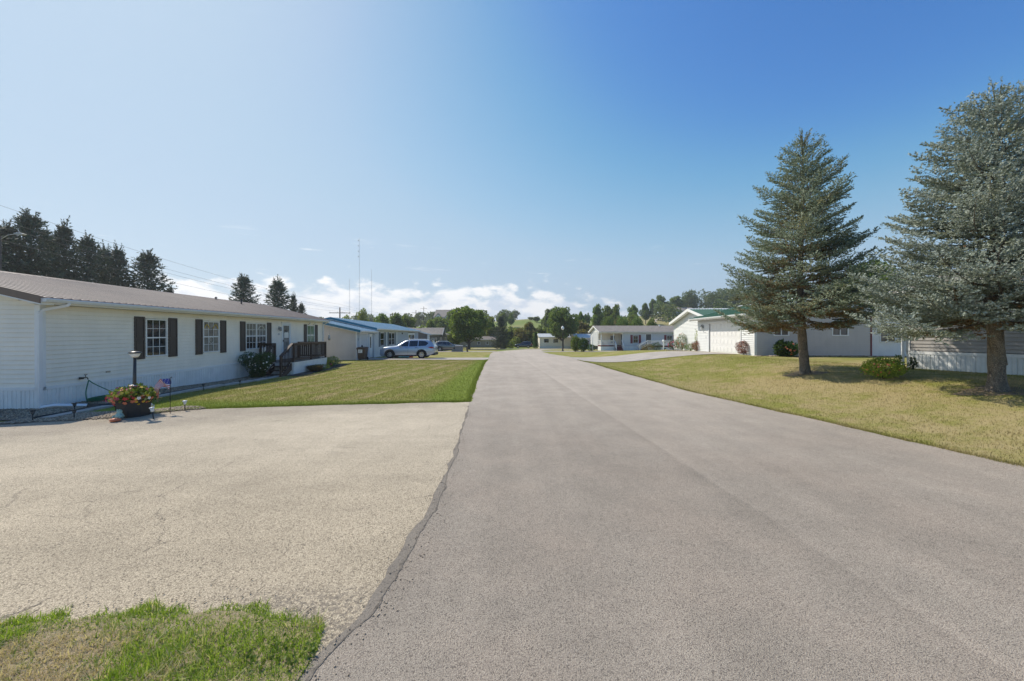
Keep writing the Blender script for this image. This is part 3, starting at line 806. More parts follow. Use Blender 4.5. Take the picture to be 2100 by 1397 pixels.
# ------------------------------------------------------------------ cream manufactured home on the left
H1 = house('manufactured_home', 'long cream vinyl-sided single-storey home with brown shutters and ribbed tan metal roof', -12.62, 9.92, 94.96, 0.0)
H1.rotation_euler = (0, -math.radians(.30), math.radians(94.96))
L1, D1 = 17.85, 7.9
fr = Fr(H1)
W1 = [(3.11, 4.01), (5.82, 6.80), (8.70, 10.50), (15.30, 16.46)]
holes = [(a, b, 1.19, 2.54) for a, b in W1]+[(12.10, 13.12, .55, 2.64)]
siding(fr, .10, L1-.1, .58, 2.80, 'siding_cream', holes, h=.1235)
fg = Fr(H1, 0, D1, -90)
def gab(D, ze, zr, off=.05):
    return lambda z: (0, D) if z <= ze else ((z-ze)/(zr-ze)*D/2, D-(z-ze)/(zr-ze)*D/2)
siding(fg, .1, D1-.1, .58, 4.0, 'siding_cream', h=.1235, gable=gab(D1, 2.82, 3.93))
fe = Fr(H1, L1, 0, 90)
siding(fe, .1, D1-.1, .58, 4.0, 'siding_cream', h=.1235, parts=False, gable=gab(D1, 2.82, 3.93))
fb = Fr(H1, L1, D1, 180)
b = MB(); b.box(0, L1, 0, .1, .55, 2.8); fb.put('back_wall', b, 'siding_cream')
for (f_, x_) in ((fr, 0), (fr, L1)):
    b = MB(); b.box(x_-.028, x_+.10 if x_ == 0 else x_+.028, -.034, .0, .50, 2.80)
    if x_ == 0: b.box(-.034, 0, -.03, .10, .501, 2.80)
    else: b = MB(); b.box(L1-.10, L1+.034, -.034, .10, .50, 2.80)
    f_.put('corner_trim', b, 'trim_white')
skirting(fr, .03, L1, .58, -.2)
skirting(fg, 0, D1-.03, .58, 0)
skirting(fe, .03, D1, .58, -.2)
window(fr, *W1[0], 1.19, 2.54); window(fr, *W1[1], 1.19, 2.54, glass='glass_curtain', lower='glass_curtain')
window(fr, *W1[2], 1.19, 2.54, split=True, glass='glass_curtain', lower='glass'); window(fr, *W1[3], 1.19, 2.54, glass='glass_green', cols=2, rows=1)
for (a, c) in ((2.68, 3.06), (4.06, 4.46), (5.40, 5.77), (6.86, 7.24), (8.25, 8.65), (10.56, 10.96), (14.85, 15.25), (16.51, 16.93)):
    shutter(fr, a, c, 1.13, 2.60, 'shutter_brown')
# ornaments hung in the second window and the double window
def ring(fr_, x, z, r, m, name='window_ornament', t=.007):
    b = MB(); n = 14
    b.tube([(x+r*math.cos(2*PI*k/n), -.022, z+r*math.sin(2*PI*k/n)) for k in range(n+1)], t, 5, m, cap=False)
    b.lathe([(r*.38, -.003), (r*.38, .003)], (x, -.024, z), 10, m, 'y'); return fr_.put(name, b)
ring(fr, 6.31, 2.12, .10, 'metal_dark'); ring(fr, 6.31, 1.72, .14, 'flower_white'); ring(fr, 9.16, 2.05, .09, 'metal_dark')
for k, (xa, xb) in enumerate(((5.9, 6.2), (6.42, 6.74), (9.75, 10.35))):
    b = MB(); n = 8
    b.tube([(xa+(xb-xa)*i/n, -.020, 2.22+.18*math.sin(PI*i/n)*(1 if k != 1 else 1)) for i in range(n+1)], .016, 5, None); fr.put('valance', b, 'flower_yellow' if k < 2 else 'flower_white')
# door
b = MB()
b.box(12.10, 12.17, -.045, .04, .55, 2.58); b.box(13.05, 13.12, -.045, .04, .55, 2.58); b.box(12.06, 13.16, -.06, .04, 2.58, 2.66); b.box(12.17, 13.05, -.05, .04, .55, .60)
fr.put('door_frame', b, 'trim_white')
b = MB()
b.box(12.17, 12.27, -.03, 0, .60, 2.58); b.box(12.95, 13.05, -.03, 0, .60, 2.58); b.box(12.27, 12.95, -.03, 0, .60, .82); b.box(12.27, 12.95, -.03, 0, 2.46, 2.58)
dr = fr.put('storm_door', b, 'door_white')
b = MB(); b.box(12.27, 12.95, -.018, -.012, .82, 2.46); link('pane', b.mesh('pane', 'glass_curtain'), dr)
b = MB(); b.box(12.20, 12.24, -.075, -.03, 1.50, 1.62); link('handle', b.mesh('handle', 'metal_dark'), dr)
b = MB(); b.box(12.36, 12.86, -.034, -.022, 1.72, 2.02); b.box(12.42, 12.80, -.04, -.022, 2.02, 2.10); link('door_wreath', b.mesh('door_wreath', 'flower_white'), dr)
b = MB(); b.box(12.44, 12.70, -.05, -.022, 2.06, 2.20); link('door_hanger', b.mesh('door_hanger', 'metal_dark'), dr)
# wall lamp, house number plate
b = MB(); b.box(11.72, 11.82, -.05, -.02, 2.22, 2.40); b.lathe([(.02, 0), (.075, .03), (.06, .20), (.02, .24)], (11.77, -.13, 2.14), 8)
fr.put('wall_lamp', b, 'metal_grey')
b = MB(); b.box(11.64, 11.86, -.036, -.022, 1.90, 2.00); pl = fr.put('number_plate', b, 'trim_white')
b = MB()
for k in range(3):   # digits as small seven-segment strokes
    x = 11.665+k*.068
    for sgm in ((0, .078, .04, .085), (0, .036, .04, .043), (0, .0, .04, .007), (0, .0, .007, .085) if k != 1 else (0, .04, .007, .085), (.033, 0, .04, .085)):
        b.box(x+sgm[0], x+sgm[2], -.039, -.036, 1.908+sgm[1], 1.908+sgm[3])
link('digits', b.mesh('digits', 'black_plastic'), pl)
b = MB(); b.box(1.72, 1.86, -.028, -.02, .79, .84); b.box(1.73, 1.85, -.034, -.028, .80, .83); fr.put('wall_vent', b, 'metal_grey')
# roof
gable_roof(fr, -.32, L1+.3, -.36, 2.98, D1/2, 4.04, D1+.36, 'roof_tan', 'roof_tan_edge', soffit='trim_white')
b = MB(); b.box(-.14, .14, -.14, .14, -.25, .16); b.box(-.19, .19, -.19, .19, .16, .20); fr.put('roof_vent', b, 'alu_white', x=.75, y=2.55, z=3.76)
for (x_, y_) in ((13.2, 2.9), (12.2, 3.7)):
    b = MB(); b.tube([(0, 0, -.2), (0, 0, .30)], .04, 8); b.tube([(0, 0, .22), (0, 0, .26)], .07, 8); fr.put('vent_pipe', b, 'metal_dark', x=x_, y=y_, z=3.84)
# satellite style bracket at the far eave and the corner downspout
downspout(fr, [(.28, -.44, 2.86), (.26, -.42, 2.80), (-.02, -.12, 2.66), (-.09, -.09, 2.58), (-.09, -.09, .10), (-.09, -.09, .04)], w_=.050)
downspout(fr, [(-.09, -.10, .05), (-.05, -.40, .10), (.12, -1.05, .055)], w_=.052)
b = MB(); b.tube([(.12, -1.05, .055), (.20, -1.35, .03), (.26, -1.75, .02)], [.06, .065, .05], 8); fr.put('downspout_end', b, 'black_plastic')
downspout(fr, [(L1-.1, -.44, 2.86), (L1-.1, -.40, 2.8), (L1-.06, -.1, 2.62), (L1-.06, -.09, .1)], w_=.04)
# spigot
b = MB(); b.tube([(1.05, 0, .72), (1.05, -.13, .72), (1.05, -.16, .66)], .014, 6); b.tube([(1.05, -.09, .72), (1.05, -.09, .80)], .008, 5); b.box(1.01, 1.09, -.10, -.08, .79, .81)
b.box(.93, 1.0, -.10, -.02, .68, .74); fr.put('spigot', b, 'metal_dark')
def h1w(x, y, z):   # local point of the cream home in the world
    return H1m @ Vector((x, y, z))
H1m = Matrix.Translation(H1.location) @ H1.rotation_euler.to_matrix().to_4x4()
H1x = lambda x, y: tuple(h1w(x, y, 0))[:2]

# garden hose hanging from the spigot to a coil on the gravel
b = MB()
p0 = h1w(1.05, -.17, .64)
def gp(x, y, z):
    p = h1w(x, y, 0); return Vector((p.x, p.y, g(p.x, p.y)+z))
for (xe, sw) in ((.72, -.06), (1.72, .05)):
    e = gp(xe, -.45, .07); pts = []
    for k in range(11):
        t = k/10; q_ = p0.lerp(e, t); q_.z = p0.z+(e.z-p0.z)*(t*1.0)**.8; q_.x += sw*math.sin(PI*t); pts.append(q_)
    b.tube(pts, .014, 6)
pts = []
for k in range(90):
    t = k/89*2*PI*6; r = .26+.03*math.sin(k*.7); c_ = gp(1.25, -.5, .06+.10*k/89)
    pts.append(c_+H1m.to_3x3() @ Vector((math.cos(t)*r*2.0, math.sin(t)*r*.6, 0)))
b.tube(pts, .014, 5)
tag(obj('garden_hose', b, 'hose_green'), 'green garden hose hanging from the spigot and coiled on the gravel', 'hose')

# ---- deck with steps
DK = thing('deck', 'dark brown wooden porch deck with railing and steps, white skirted, by the cream home', 'deck', tuple(h1w(9.8, -.02, 0))[:2]+(0,), math.radians(94.96))
fd = Fr(DK, 0, 0); DW = 1.78; DX = 4.25; FZ = .53; zg = -.26
for k in range(12):
    b = MB(); y0 = -DW+k*DW/12; b.box(0, DX, y0+.003, y0+DW/12-.003, FZ-.035, FZ); fd.put('deck_board', b, 'deck_board')
b = MB(); b.box(.02, DX-.02, -DW+.02, -.04, FZ-.20, FZ-.036); fd.put('deck_joists', b, 'deck_wood')
fs_ = Fr(DK, 0, -DW); fs2 = Fr(DK, 0, -.0, -90); fs3 = Fr(DK, DX, -DW, 90)
skirting(fs_, .0, DX, FZ-.04, zg, rib=.10, top_trim=.03); skirting(fs2, 0, DW, FZ-.04, zg, top_trim=.03); skirting(fs3, 0, DW, FZ-.04, zg, top_trim=.03)
def rail_run(fr_, pts, posts, z_of, m='deck_wood', top=1.0, bal=.125, pm=.045, cap=True, bw=.016, cw=.065):
    """railing along pts (start,end in frame xy) with floor height z_of(t)"""
    (x0, y0), (x1, y1) = pts; Lr = math.hypot(x1-x0, y1-y0); ux, uy = (x1-x0)/Lr, (y1-y0)/Lr
    def P(t, s=0): return (x0+ux*t-uy*s, y0+uy*t+ux*s)
    def beam(t0, t1, s0, s1, za0, za1, zb0, zb1, name):
        v = []
        for (t, lo, hi) in ((t0, za0, za1), (t1, zb0, zb1)):
            for s_, z in ((s0, lo), (s1, lo), (s1, hi), (s0, hi)):
                p = P(t, s_); v.append((p[0], p[1], z))
        b = MB(); b.add(v, [(0, 1, 2, 3), (7, 6, 5, 4), (0, 4, 5, 1), (1, 5, 6, 2), (2, 6, 7, 3), (3, 7, 4, 0)])
        fr_.put(name, b, m)
    for t in posts:
        p = P(t); b = MB(); z = z_of(t/Lr); b.box(p[0]-pm, p[0]+pm, p[1]-pm, p[1]+pm, z-.25, z+top-.03); fr_.put('post', b, m)
    za, zb = z_of(0), z_of(1)
    beam(0, Lr, -.02, .02, za+top-.13, za+top-.035, zb+top-.13, zb+top-.035, 'rail')
    if cap: beam(-.03, Lr+.03, -cw, cw, za+top-.03, za+top+.005, zb+top-.03, zb+top+.005, 'rail_cap')
    beam(0, Lr, -.02, .02, za+.08, za+.16, zb+.08, zb+.16, 'bottom_rail')
    n = int(Lr/bal)
    bb = MB(); bb.box(-bw, bw, -bw, bw, 0, 1); me_ = bb.mesh('baluster', m)
    for k in range(1, n):
        t = Lr*k/n
        if any(abs(t-q_) < .05 for q_ in posts): continue
        p = P(t, .032); z = z_of(t/Lr); o = fr_.put('baluster', me_, x=p[0], y=p[1], z=z+.06); o.scale = (1, 1, top-.14)
flat = lambda t: FZ
rail_run(fd, ((.05, -DW+.05), (DX-.05, -DW+.05)), (0, 2.1, DX-.1), flat)
rail_run(fd, ((DX-.05, -DW+.05), (DX-.05, -.06)), (DW-.12,), flat)
rail_run(fd, ((.05, -.06), (.05, -.78)), (0, .72), flat)
SY0, SY1, SL = -1.66, -.80, 1.12
st = lambda t: FZ-(FZ-zg)*t
rail_run(fd, ((.0, SY0-.02), (-SL, SY0-.02)), (SL,), lambda t: FZ-.62*t, top=1.0)
rail_run(fd, ((.0, SY1+.02), (-SL, SY1+.02)), (SL,), lambda t: FZ-.62*t, top=1.0)
nst = 4; rise = (FZ-zg)/nst
for k in range(1, nst):
    b = MB(); x1_ = -(k-1)*.285-.0; b.box(x1_-.29, x1_-.005, SY0+.03, SY1-.03, FZ-k*rise-.04, FZ-k*rise); fd.put('tread', b, 'deck_wood')
for yy in (SY0, SY1):
    b = MB(); b.prism([(0, FZ-.05), (0, FZ-.42), (-SL+.25, zg-.02), (-SL, zg-.02), (-SL, zg+.12)], yy-.022, yy+.022, 'y'); fd.put('stringer', b, 'deck_wood')
b = MB(); b.box(-SL-.05, -.02, SY0-.05, SY1+.05, zg-.25, zg+.005); fd.put('landing_base', b, 'paver')
# white post caps and small cans seen between the balusters
for (x_, y_, z_) in ((-.25, -.60, FZ-.0), (DX-.35, -DW+.22, FZ)):
    p = DK.matrix_basis @ Vector((x_, y_, z_))
    b = MB(); b.lathe([(.05, 0), (.055, .02), (.05, .16), (.02, .2), (.0, .2)], seg=10)
    tag(obj('porch_candle', b, 'flower_white', loc=tuple(p)), 'small white lantern on the deck, %s' % ('near the far railing' if x_ > 0 else 'beside the steps'), 'lantern')
# hanging bird figure at the far end of the deck
p = h1w(L1-.05, -.5, 0)
b = MB(); b.tube([(p.x, p.y, 2.86), (p.x, p.y, 1.98)], .006, 5)
tag(obj('wind_chime', b, 'metal_grey'), 'grey metal wind chime with an owl shape hanging from the far eave', 'wind chime')
wc = bpy.data.objects['wind_chime']
b = MB(); b.lathe([(0, 1.55), (.05, 1.57), (.10, 1.66), (.085, 1.8), (.055, 1.87), (.075, 1.93), (.05, 1.99), (0, 2.0)], (p.x, p.y, 0), 10); link('owl_body', b.mesh('owl_body', 'metal_grey'), wc)
# two solar spot lamps clipped over the last window
for x_ in (15.42, 16.2):
    b = MB(); b.tube([(x_, -.03, 2.58), (x_, -.16, 2.66)], .012, 6, 'metal_dark'); b.lathe([(.0, -.05), (.05, -.05), (.04, .05), (0, .05)], (x_, -.18, 2.68), 8, 'lamp_glass'); fr.put('spot_lamp', b)

# ------------------------------------------------------------------ gravel beds and edging along the cream home
def h1rows(x0, x1, y0, y1, n, m, w0=0, w1=0):
    return [[H1x(x0+(x1-x0)*i/n, y0+(y1-y0)*j/m) for j in range(m+1)] for i in range(n+1)]
sheet('gravel_bed', h1rows(-1.0, 18.4, -.03, -1.28, 60, 6), 'stone_bed', .020, kind='structure')
sheet('front_gravel_bed', h1rows(-1.45, -.0, 9, -1.28, 6, 40), 'stone_bed', .022, kind='structure')
sheet('corner_gravel_bed', [[(x_, lerp_tab(DY, x_)+.02*fbm1(x_*1.1, 2)-.02+j/5*(.12+.85*min(1, max(0, (-8.25-x_)/.8)))) for j in range(6)] for x_ in np.arange(-11.6, -8.1, .1)], 'stone_bed', .009, kind='structure')
b = MB()
e0, e1 = H1m @ Vector((-1.35, -1.30, 0)), H1m @ Vector((9.0, -1.30, 0))
pts = [tuple(e0.lerp(e1, k/24)) for k in range(25)]; pts = [(x, y, g(x, y)+.04) for x, y, _ in pts]
b.tube(pts, .032, 6); tag(obj('garden_edging', b, 'black_plastic'), 'black plastic edging strip between the gravel bed and the concrete border', 'edging')
b = MB(); b.box(0, .98, -.13, .13, -.02, .045); pm_ = b.mesh('paver', 'paver')
PB = thing('paver_border', 'pale concrete paver border along the outside of the gravel bed', 'border', tuple(H1x(-1.3, -1.5))+(0,), math.radians(94.96))
for k in range(14):
    p = H1m @ Vector((-1.3+k*1.0, -1.49, 0)); z = g(p.x, p.y); o = link('paver', pm_, PB, (k*1.0, 0, z+.004*(k % 3)), rnd.uniform(-.004, .004))
    o.rotation_euler[1] = -math.radians(.0)

def stones(name, n, sampler, rmin, rmax, mats, seed, flat=.6):
    r = np.random.RandomState(seed)
    P = np.array([sampler(r) for _ in range(n)])
    base = np.array([(1, 0, 0), (-1, 0, 0), (0, 1, 0), (0, -1, 0), (0, 0, 1), (0, 0, -1)], float)
    fc = np.array([(0, 2, 4), (2, 1, 4), (1, 3, 4), (3, 0, 4), (2, 0, 5), (1, 2, 5), (3, 1, 5), (0, 3, 5)])
    s = r.uniform(rmin, rmax, (n, 1, 1))*r.uniform(.7, 1.3, (n, 1, 3)); s[:, :, 2] *= flat
    a = r.uniform(0, 2*PI, n); ca, sa = np.cos(a)[:, None], np.sin(a)[:, None]
    v = base[None]*r.uniform(.75, 1.2, (n, 6, 1))*s
    x = v[..., 0]*ca-v[..., 1]*sa; y = v[..., 0]*sa+v[..., 1]*ca
    z = gz(P[:, 0], P[:, 1])[:, None]+v[..., 2]+(P[:, 2] if P.shape[1] > 2 else 0)[:, None]
    V = np.dstack([x+P[:, :1], y+P[:, 1:2], z]).reshape(-1, 3)
    F = (fc[None]+(np.arange(n)*6)[:, None, None]).reshape(-1, 3)
    return npmesh(name, V, F, mats, np.repeat(r.randint(0, len(mats), n), 8), smooth=False)
def stone_mat(name, c1, c2):
    m = bpy.data.materials.new(name); m.use_nodes = True
    q = NT(m.node_tree); b_ = m.node_tree.nodes['Principled BSDF']; gm = q.new('ShaderNodeNewGeometry')
    q.put(b_.inputs['Base Color'], q.mix(gm.outputs['Random Per Island'], c1, c2)); b_.inputs['Roughness'].default_value = .85; MATS[name] = m
stone_mat('pebble', (.16, .125, .09), (.50, .41, .30))
def s_bed(r):
    u = r.rand()
    if u < .56: p = H1x(r.uniform(-1., 9.6) if r.rand() < .85 else r.uniform(9.6, 18), -r.uniform(.06, 1.26))
    elif u < .70: p = H1x(r.uniform(-1.42, -.03), r.uniform(-1.2, 3.2))
    else:
        while True:
            p = (r.uniform(-11.4, -8.25), r.uniform(8.2, 10.3))
            e = lerp_tab(DY, p[0]); wb = .10+.85*min(1, max(0, (-8.25-p[0])/.8))
            if e+r.normal(0, .06) < p[1] < e+wb: break
    return (p[0], p[1], .028)
link('gravel', stones('gravel', 15000, s_bed, .012, .026, ['pebble'], 5), kind='stuff')

# ------------------------------------------------------------------ planter, lamp post, flag, path lights, ornaments
def leafcloud(n, cx, cy, cz, rx, ry, rz, size, seed, shell=.55, low=-1.0, up=.3, wid=.5):
    """n small leaves (quads bent at the middle) in an ellipsoid; returns V,F"""
    r = np.random.RandomState(seed)
    d = r.normal(size=(n, 3)); d /= np.linalg.norm(d, axis=1)[:, None]
    rad = shell+(1-shell)*r.rand(n)**.6; rad *= 1+.12*np.sin(d[:, 0]*5+seed)*np.cos(d[:, 1]*4+d[:, 2]*3)
    p = d*rad[:, None]; p[:, 2] = np.where(p[:, 2] < low, low+r.rand(n)*.3, p[:, 2])
    c = p*[rx, ry, rz]+[cx, cy, cz]
    a = d*.7+r.normal(size=(n, 3))*.6+[0, 0, up]; a /= np.linalg.norm(a, axis=1)[:, None]
    b_ = np.cross(a, r.normal(size=(n, 3))); b_ /= np.linalg.norm(b_, axis=1)[:, None]
    s = size*r.uniform(.6, 1.3, (n, 1))
    V = np.stack([c, c+a*s*.5+b_*s*wid*.5, c+a*s, c+a*s*.5-b_*s*wid*.5], 1).reshape(-1, 3)
    F = (np.array([[0, 1, 2, 3]])+(np.arange(n)*4)[:, None]); return V, F
def blossoms(n, cx, cy, cz, rx, ry, rz, size, seed, low=-.3, petals=5):
    """small five-petalled flowers facing outwards near the surface of an ellipsoid"""
    r = np.random.RandomState(seed); V = []; F = []; k0 = 0
    for i in range(n):
        d = r.normal(size=3); d[2] = max(d[2], low*abs(d[2])) if d[2] < 0 else d[2]; d /= np.linalg.norm(d)
        c = d*[rx, ry, rz]*(.93+.12*r.rand())+[cx, cy, cz]
        a = np.cross(d, [.3, .2, 1.0]); a /= np.linalg.norm(a); b_ = np.cross(d, a); s = size*r.uniform(.7, 1.2)
        for q_ in range(petals):
            t0 = 2*PI*q_/petals; t1 = t0+2*PI/petals*.9; tm = (t0+t1)/2
            f = lambda t, rr, h: c+(a*math.cos(t)+b_*math.sin(t))*rr*s+d*h*s
            V += [c, f(t0, .75, .22), f(tm, 1.0, .12), f(t1, .75, .22)]; F.append((k0, k0+1, k0+2, k0+3)); k0 += 4
    return np.array(V), np.array(F)

px_, py_ = -9.28, 9.10; pz_ = g(px_, py_)
PL = thing('flower_planter', 'black octagonal planter tub full of red, salmon and yellow flowers', 'planter', (px_, py_, pz_))
b = MB(); n = 8; prof = [(.285, .0), (.295, .01), (.335, .36), (.355, .37), (.36, .42), (.325, .42), (.31, .36)]
b.lathe(prof, seg=8, smooth=False); b.add([(.31*math.cos(2*PI*k/8), .31*math.sin(2*PI*k/8), .37) for k in range(8)], [tuple(range(8))])
obj('tub', b, 'planter_black', PL, rz=PI/8)
b = MB(); b.box(-.3, .3, -.3, .3, .37, .38); 
v, f = leafcloud(1500, 0, 0, .50, .44, .44, .22, .085, 11, .2, -.4); link('leaves', npmesh('leaves', v, f, ['leaf_bright']), PL, kind='stuff')
for nme, mt, cnt, sd in (('red_flowers', 'flower_red', 40, 1), ('pink_flowers', 'flower_pink', 20, 2), ('salmon_flowers', 'flower_salmon', 40, 3), ('yellow_flowers', 'flower_yellow', 30, 4), ('white_flowers', 'flower_white', 16, 5)):
    v, f = blossoms(cnt, 0 if sd > 2 else -.1, 0, .50, .45, .45, .25, .040, sd, low=-.5); link(nme, npmesh(nme, v, f, [mt]), PL, kind='stuff')
LPP = thing('lamp_post', 'short black solar lamp post rising out of the flower planter', 'lamp', (px_-.02, py_+.02, pz_+.35))
b = MB(); b.tube([(.0, 0, 0), (.012, 0, .50), (.02, 0, 1.08)], [.040, .034, .030], 10); b.tube([(.012, 0, .33), (.012, 0, .38)], .05, 10); obj('pole', b, 'metal_dark', LPP)
b = MB(); b.lathe([(.0, 1.08), (.05, 1.085), (.075, 1.11), (.105, 1.18), (.10, 1.185), (0, 1.185)], (.02, 0, 0), 10); obj('lamp_glass', b, 'lamp_glass', LPP)
b = MB(); b.lathe([(.0, 1.186), (.13, 1.188), (.13, 1.205), (.06, 1.235), (0, 1.24)], (.02, 0, 0), 12); obj('lamp_cap', b, 'metal_dark', LPP)

# garden flag on a thin stake
fx, fy = onp(349, 848, .01)
FG = thing('garden_flag', 'small stars and stripes garden flag on a thin black stake', 'flag', (fx, fy, g(fx, fy)))
b = MB(); b.tube([(0, 0, 0), (0, 0, .90), (.03, 0, .93), (.045, 0, .90)], .007, 6); obj('stake', b, 'black_plastic', FG)
b = MB(); nu, nv = 20, 13
def fpt(i, j):
    s = i/nu*.52; v_ = j/nv*.30
    a = .22; 
    if s < .22: x = -s; dz = -.10*s/.22*(v_/.3) - .03*s
    else:
        t = (s-.22)/.30; x = -.22-.13*math.sin(t*PI*.55); dz = -.006-.10*(v_/.3)-.27*t*t-.03*t
    y = .035*math.sin(s*22+j*.35)+.03*math.sin(s*11)
    hh = v_*(1-.70*min(1, s/.24)) if s < .24 else v_*(.30+.5*(s-.24)/.28)
    return (x+(.05*(j/nv) if s > .22 else 0), y, .885+dz-hh*.9 if s < .24 else .885+dz-hh*.9)
vs = [fpt(i, j) for i in range(nu+1) for j in range(nv+1)]
for i in range(nu):
    for j in range(nv):
        q_ = [i*(nv+1)+j, i*(nv+1)+j+1, (i+1)*(nv+1)+j+1, (i+1)*(nv+1)+j]
        m_ = 'flag_blue' if (i < 8 and j < 7) else ('flag_red' if j % 2 == 0 else 'flag_white')
        b.add([vs[k] for k in q_], [(0, 1, 2, 3)], m_)
obj('flag_cloth', b, None, FG)
b = MB()
for i in range(1, 8, 2):
    for j in (1, 3, 5):
        p = Vector(vs[i*(nv+1)+j]); b.box(p.x-.006, p.x+.006, p.y-.012, p.y-.006, p.z-.006, p.z+.006)
obj('stars', b, 'flag_white', FG)

def path_light(px, py, topy, label, head='dark', lean=0.0, z0=None):
    x, y = onp(px, py, .0); z = g(x, y); 
    for _ in range(3): x, y = onp(px, py, z+.02); z = g(x, y)
    h = (py-topy)/FPX*y
    t = thing('path_light', label, 'path light', (x, y, z), 0, 'solar path lights around the gravel bed'); t.rotation_euler = (0, lean, rnd.uniform(0, 3) if lean == 0 else 0)
    b = MB(); b.tube([(0, 0, -.02), (0, 0, h*.62)], .011, 8); obj('stake', b, 'black_plastic', t)
    b = MB(); b.lathe([(.012, h*.60), (.028, h*.66), (.038, h*.90), (0, h*.90)], seg=10); obj('lens', b, 'lamp_glass' if head == 'white' else 'glass_screen', t)
    b = MB(); b.lathe([(.0, h*.90), (.052, h*.905), (.052, h*.96), (.03, h), (0, h)], seg=12); obj('light_cap', b, 'alu_white' if head == 'white' else 'black_plastic', t)
path_light(67, 863, 839, 'black solar path light in the gravel left of the downspout outlet')
path_light(152, 858, 838, 'black solar path light on the paver border by the downspout outlet')
path_light(153, 843, 825, 'black solar path light behind the downspout outlet, nearest the hose')
path_light(237, 841, 823, 'black solar path light half hidden behind the flower planter')
path_light(319, 819, 803, 'dark solar path light in the gravel behind the garden flag')
path_light(417, 800, 786, 'dark solar path light in the gravel bed below the first window')
path_light(492, 790, 779, 'dark solar path light in front of the white-flowered bush')
path_light(315, 858, 833, 'white-topped solar path light leaning beside the flower planter', 'white', -.16)
path_light(379, 841, 820, 'white-topped solar path light standing upright at the lawn edge', 'white')
# ornaments either side of the planter
x, y = onp(245, 858, .03); FR_ = thing('garden_statue', 'pale green glass frog statue left of the planter', 'statue', (x, y, g(x, y)+.03))
b = MB(); b.lathe([(0, 0), (.10, .01), (.12, .06), (.09, .13), (.06, .17), (.075, .21), (.05, .25), (0, .26)], seg=10); obj('body', b, 'frog_green', FR_)
b = MB()
for s_ in (-1, 1): b.tube([(s_*.06, -.03, .10), (s_*.13, -.07, .07), (s_*.11, -.12, .0)], [.03, .025, .02], 6); b.lathe([(0, .23), (.025, .245), (.02, .275), (0, .28)], (s_*.035, -.03, 0), 6)
obj('limbs', b, 'frog_green', FR_); FR_.scale = (.72, .72, .78)
x, y = onp(243, 863, .02); b = MB(); b.lathe([(0, 0), (.09, .005), (.1, .04), (.05, .07), (0, .075)], seg=9)
tag(obj('garden_stone', b, 'flower_salmon', loc=(x-.02, y-.05, g(x, y)+.02)), 'small pinkish ornamental stone in front of the frog statue', 'ornament'); 
x, y = onp(306, 846, .03); SW = thing('glass_ornament', 'clear white glass ornament between the planter and the leaning light', 'ornament', (x, y, g(x, y)+.03))
b = MB(); b.lathe([(0, 0), (.09, .01), (.10, .05), (.05, .10), (.045, .15), (.07, .19), (.05, .23), (0, .24)], seg=10); obj('body', b, 'glass_white', SW)
b = MB(); b.tube([(.0, 0, .05), (.10, 0, .10), (.12, 0, .20)], [.03, .025, .008], 6); obj('tail', b, 'glass_white', SW)
# ------------------------------------------------------------------ house with the blue roof, second on the left
H2 = house('manufactured_home', 'pale home with light blue metal roof and teal rake edges beyond the cream home', -13.0, 31.0, 94.96, -.17)
fr = Fr(H2); GX1 = 5.0; ML = 26.0
# projecting garage end
fg = Fr(H2, 0, 7.6, -90)
siding(fg, 0, 7.6, 0.0, 3.3, 'siding_beige', h=.13, parts=False, gable=gab(7.6, 2.42, 3.2))
b = MB(); b.box(-.03, .06, -.03, .06, 0, 2.42); fr.put('corner_trim', b, 'siding_white')
siding(fr, .0, GX1, .0, 2.42, 'siding_blue_grey', [(.75, 3.05, 0, 2.2), (3.5, 4.45, 0, 2.15)], parts=False)
b = MB(); b.box(.70, .78, -.05, .02, 0, 2.2); b.box(3.02, 3.10, -.05, .02, 0, 2.2); b.box(.70, 3.10, -.051, .02, 2.2, 2.29); fr.put('garage_trim', b, 'trim_white')
for k in range(4):
    b = MB(); z0 = .01+k*.545; b.box(.79, 3.01, -.015, .02, z0, z0+.535)
    for j in range(4): b.box(.86+j*.54, 1.30+j*.54, -.022, -.015, z0+.09, z0+.44)
    fr.put('garage_door_section', b, 'siding_pale_grey')
b = MB(); b.box(3.5, 3.57, -.04, .02, 0, 2.15); b.box(4.38, 4.45, -.04, .02, 0, 2.15); b.box(3.5, 4.45, -.041, .02, 2.15, 2.22); b.box(3.57, 4.38, -.01, .03, 0, 2.15); dr = fr.put('door', b, 'trim_white')
b = MB(); b.box(3.82, 4.1, -.018, -.01, .9, 1.95); link('pane', b.mesh('pane', 'glass'), dr)
ring(fr, .38, 1.75, .10, 'metal_dark', 'wall_wreath', .012)
gable_roof(fr, -.35, GX1-.02, -.42, 2.50, 3.8, 3.45, 8.0, 'roof_blue', 'roof_teal', rake='roof_teal')
downspout(fr, [(4.6, -.5, 2.38), (4.75, -.12, 2.15), (4.85, -.08, 2.0), (4.85, -.08, .1)], w_=.05)
